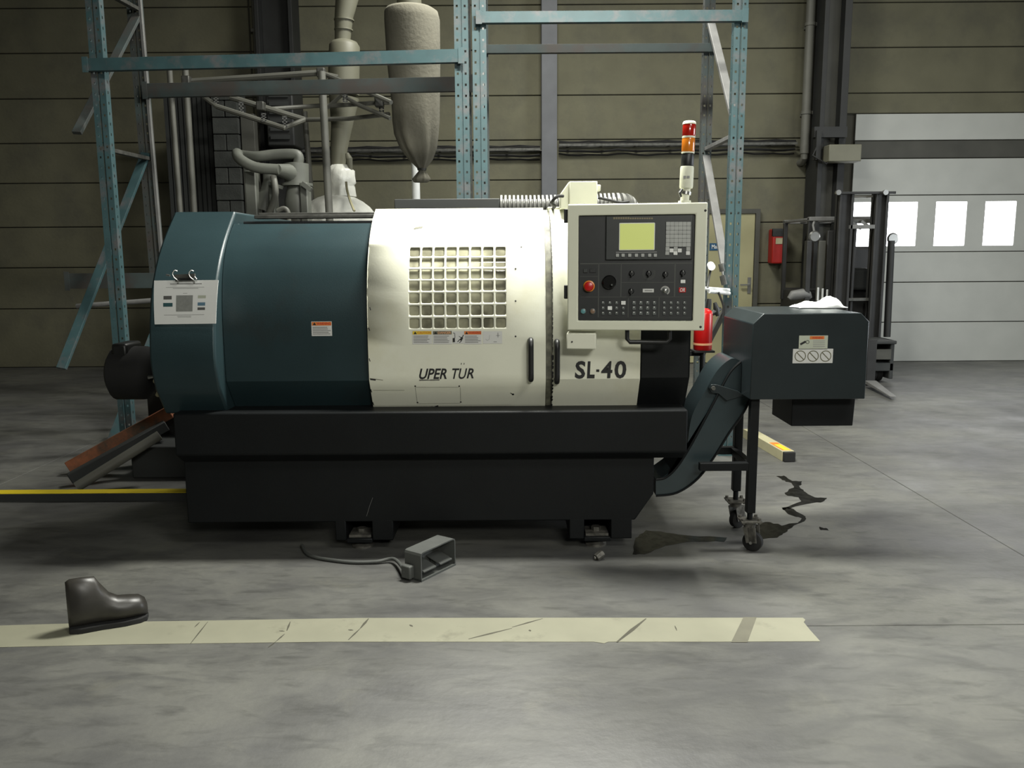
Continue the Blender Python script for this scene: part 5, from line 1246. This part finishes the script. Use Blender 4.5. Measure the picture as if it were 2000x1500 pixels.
# ================================================================== FORKLIFT
KY = 9.9
fk = thing('forklift', 'black reach forklift with twin mast parked before the white gate', 'forklift', (P(1670, 600, KY).x, 10.5, 0))
def vx(px, Y=KY): return P(px, 550, Y).x
ztop = P(1690, 377, KY).z
for a, b in ((1632, 1660), (1702, 1727)):
    x0_, x1_ = vx(a), vx(b); mb = MB()
    mb.box(x0_, x0_+0.03, KY, KY+0.14, 0.06, ztop).box(x1_-0.03, x1_, KY, KY+0.14, 0.06, ztop).box(x0_, x1_, KY+0.05, KY+0.08, 0.06, ztop)
    mb.build('mast_rail', ftruck, fk, bevel=0.004)
def hb(y0_, y1_, a, b, Y, mt=ftruck, nm='crossbar', d=0.05): MB().box(vx(a), vx(b), Y, Y+d, P(1680, y1_, Y).z, P(1680, y0_, Y).z).build(nm, mt, fk, bevel=0.004)
hb(374, 379, 1622, 1738, KY-0.02); hb(382, 386, 1650, 1705, KY+0.1, ftruckg); hb(428, 436, 1655, 1704, KY+0.12, dsteel); hb(439, 447, 1655, 1704, KY+0.0, zinc); hb(582, 588, 1655, 1704, KY+0.05, dsteel)
for a in (1637, 1729):
    q = P(a, 376, KY-0.04); MB().cyl((q.x, KY-0.06, q.z), (q.x, KY-0.02, q.z), 0.03).build('roller_cap', steel, fk)
for a in (1665, 1698): MB().cyl((vx(a, 10.0), 10.02, 0.3), (vx(a, 10.0), 10.02, 1.85), 0.024).build('lift_cylinder', ftruck, fk)
MB().bar(P(1660, 432, KY+0.1), P(1682, 447, KY+0.1), 0.02, 0.03).bar(P(1682, 432, KY+0.1), P(1704, 447, KY+0.1), 0.02, 0.03).build('guard_grille', zinc, fk)
# chassis, seat, overhead guard
MB().prism([(10.15, 0.15), (10.15, 0.95), (10.3, 1.05), (11.2, 1.05), (11.3, 0.15)], 'x', vx(1572, 10.3), vx(1700, 10.3)).build('chassis', ftruck, fk, bevel=0.03, seg=3)
MB().box(vx(1655, 10.3), vx(1706, 10.3), 10.2, 10.7, 1.05, P(1680, 524, 10.2).z).build('seat', darkbox, fk, bevel=0.04, seg=3)
MB().box(vx(1650, 10.62), vx(1703, 10.62), 10.62, 10.72, 1.0, P(1680, 482, 10.6).z).build('seat_back', ftruck, fk, bevel=0.04, seg=3)
gx0, gx1 = vx(1574, 10.2), vx(1712, 10.2); gz0 = P(1600, 430, 10.2).z
for x in (gx0, gx1-0.05):
    for y in (10.2, 11.1): MB().box(x, x+0.05, y, y+0.05, 0.9, gz0).build('guard_post', ftruck, fk, bevel=0.006)
mb = MB().box(gx0, gx1, 10.18, 10.25, gz0-0.01, gz0+0.04).box(gx0, gx1, 11.1, 11.17, gz0-0.01, gz0+0.04)
for k in range(5): mb.box(gx0+(gx1-gx0-0.05)*k/4, gx0+(gx1-gx0-0.05)*k/4+0.05, 10.2, 11.15, gz0, gz0+0.03)
mb.build('overhead_guard', zinc, fk, bevel=0.006)
for x, y in ((1592, 462), (1745, 466)):
    q = P(x, y, 10.05); MB().tube([q+V((0, 0.08, 0)), q+V((0, 0.02, 0)), q], [0.03, 0.07, 0.055], 18).build('work_light', steel, fk)
MB().tube([P(1592, 462, 10.13), P(1588, 440, 10.18), P(1590, 432, 10.2)], 0.015, 8).build('light_bracket', zinc, fk)
# inner side panels and hydraulic column
MB().box(vx(1573, 10.05), vx(1583, 10.05), 10.05, 10.15, 0.3, P(1578, 470, 10.05).z).build('side_column', ftruck, fk, bevel=0.01)
MB().box(vx(1596, 10.05), vx(1610, 10.05), 10.05, 10.1, 0.8, P(1600, 470, 10.05).z).build('hydraulic_column', greycol, fk, bevel=0.01)
MB().box(vx(1612, 10.08), vx(1632, 10.08), 10.08, 10.14, 0.3, P(1600, 450, 10.05).z).build('rear_panel', ftruck, fk, bevel=0.01)
for k in range(3): MB().cyl(P(1597+k*9, 587, 10.05), P(1598+k*9, 562+k*2, 10.02), 0.012).build('control_lever', foamw, fk)
MB().tube([P(1541, 584, 10.1), P(1548, 577, 10.1), P(1568, 574, 10.1), P(1578, 577, 10.1), P(1582, 583, 10.1)], [0.03, 0.06, 0.065, 0.055, 0.03], 14).build('fender', zinc, fk, smooth=60)
MB().cyl(V((vx(1560, 10.2), 10.05, 0.5)), V((vx(1560, 10.2), 10.25, 0.5)), 0.18, n=24).build('rear_hub', rubber, fk)
MB().cyl((vx(1745), 9.98, 0.5), (vx(1742), 9.98, P(1745, 470, 10).z), 0.04).build('mirror_post', darkcol, fk)
# leg housing with wheel, forks
x0_, x1_ = vx(1707, 9.6), vx(1752, 9.6)
zq0, zq1 = P(1730, 738, 9.6).z, P(1730, 664, 9.6).z
mb = MB().box(x0_, x0_+0.05, 9.55, 9.95, 0.05, zq1).box(x1_-0.05, x1_, 9.55, 9.95, 0.05, zq1).box(x0_, x1_, 9.5, 9.95, zq1-0.04, zq1).box(x0_, x1_, 9.55, 9.95, 0.14, 0.24)
mb.build('leg_housing', darkbox, fk, bevel=0.01)
for sx in (x0_+0.07, x1_-0.13): MB().cyl((sx, 9.75, 0.10), (sx+0.06, 9.75, 0.10), 0.10, n=24).build('wheel', rubber, fk)
for sx in (vx(1590, 11), vx(1690, 11)): MB().cyl((sx, 11.0, 0.16), (sx+0.12, 11.0, 0.16), 0.16, n=24).build('wheel', rubber, fk)
MB().box((x0_+x1_)/2-0.09, (x0_+x1_)/2+0.09, 9.53, 9.545, 0.28, zq1-0.1).build('access_plate', greycol, fk, bevel=0.004)
for (bx, tx, ax) in ((1700, 1744, 0), (1640, 1662, 1)):
    a = F(bx, 750, 0.05); b = F(tx, 776, 0.03)
    if ax: b = V((a.x+(F(1744, 776).x-F(1700, 750).x), b.y, 0.03))
    dd = (b-a).normalized(); ss = V((-dd.y, dd.x, 0)).normalized()*0.06
    mb = MB(); mb.hexa([a-ss, a+ss, a+ss+V((0, 0, 0.04)), a-ss+V((0, 0, 0.04))], [b-ss*0.5, b+ss*0.5, b+ss*0.5+V((0, 0, 0.012)), b-ss*0.5+V((0, 0, 0.012))])
    MB().box(a.x-0.05, a.x+0.05, a.y, a.y+0.04, 0.03, 0.55).build('fork_shank', ftruck, fk, bevel=0.004)
    mb.build('fork', zinc, fk, bevel=0.004)
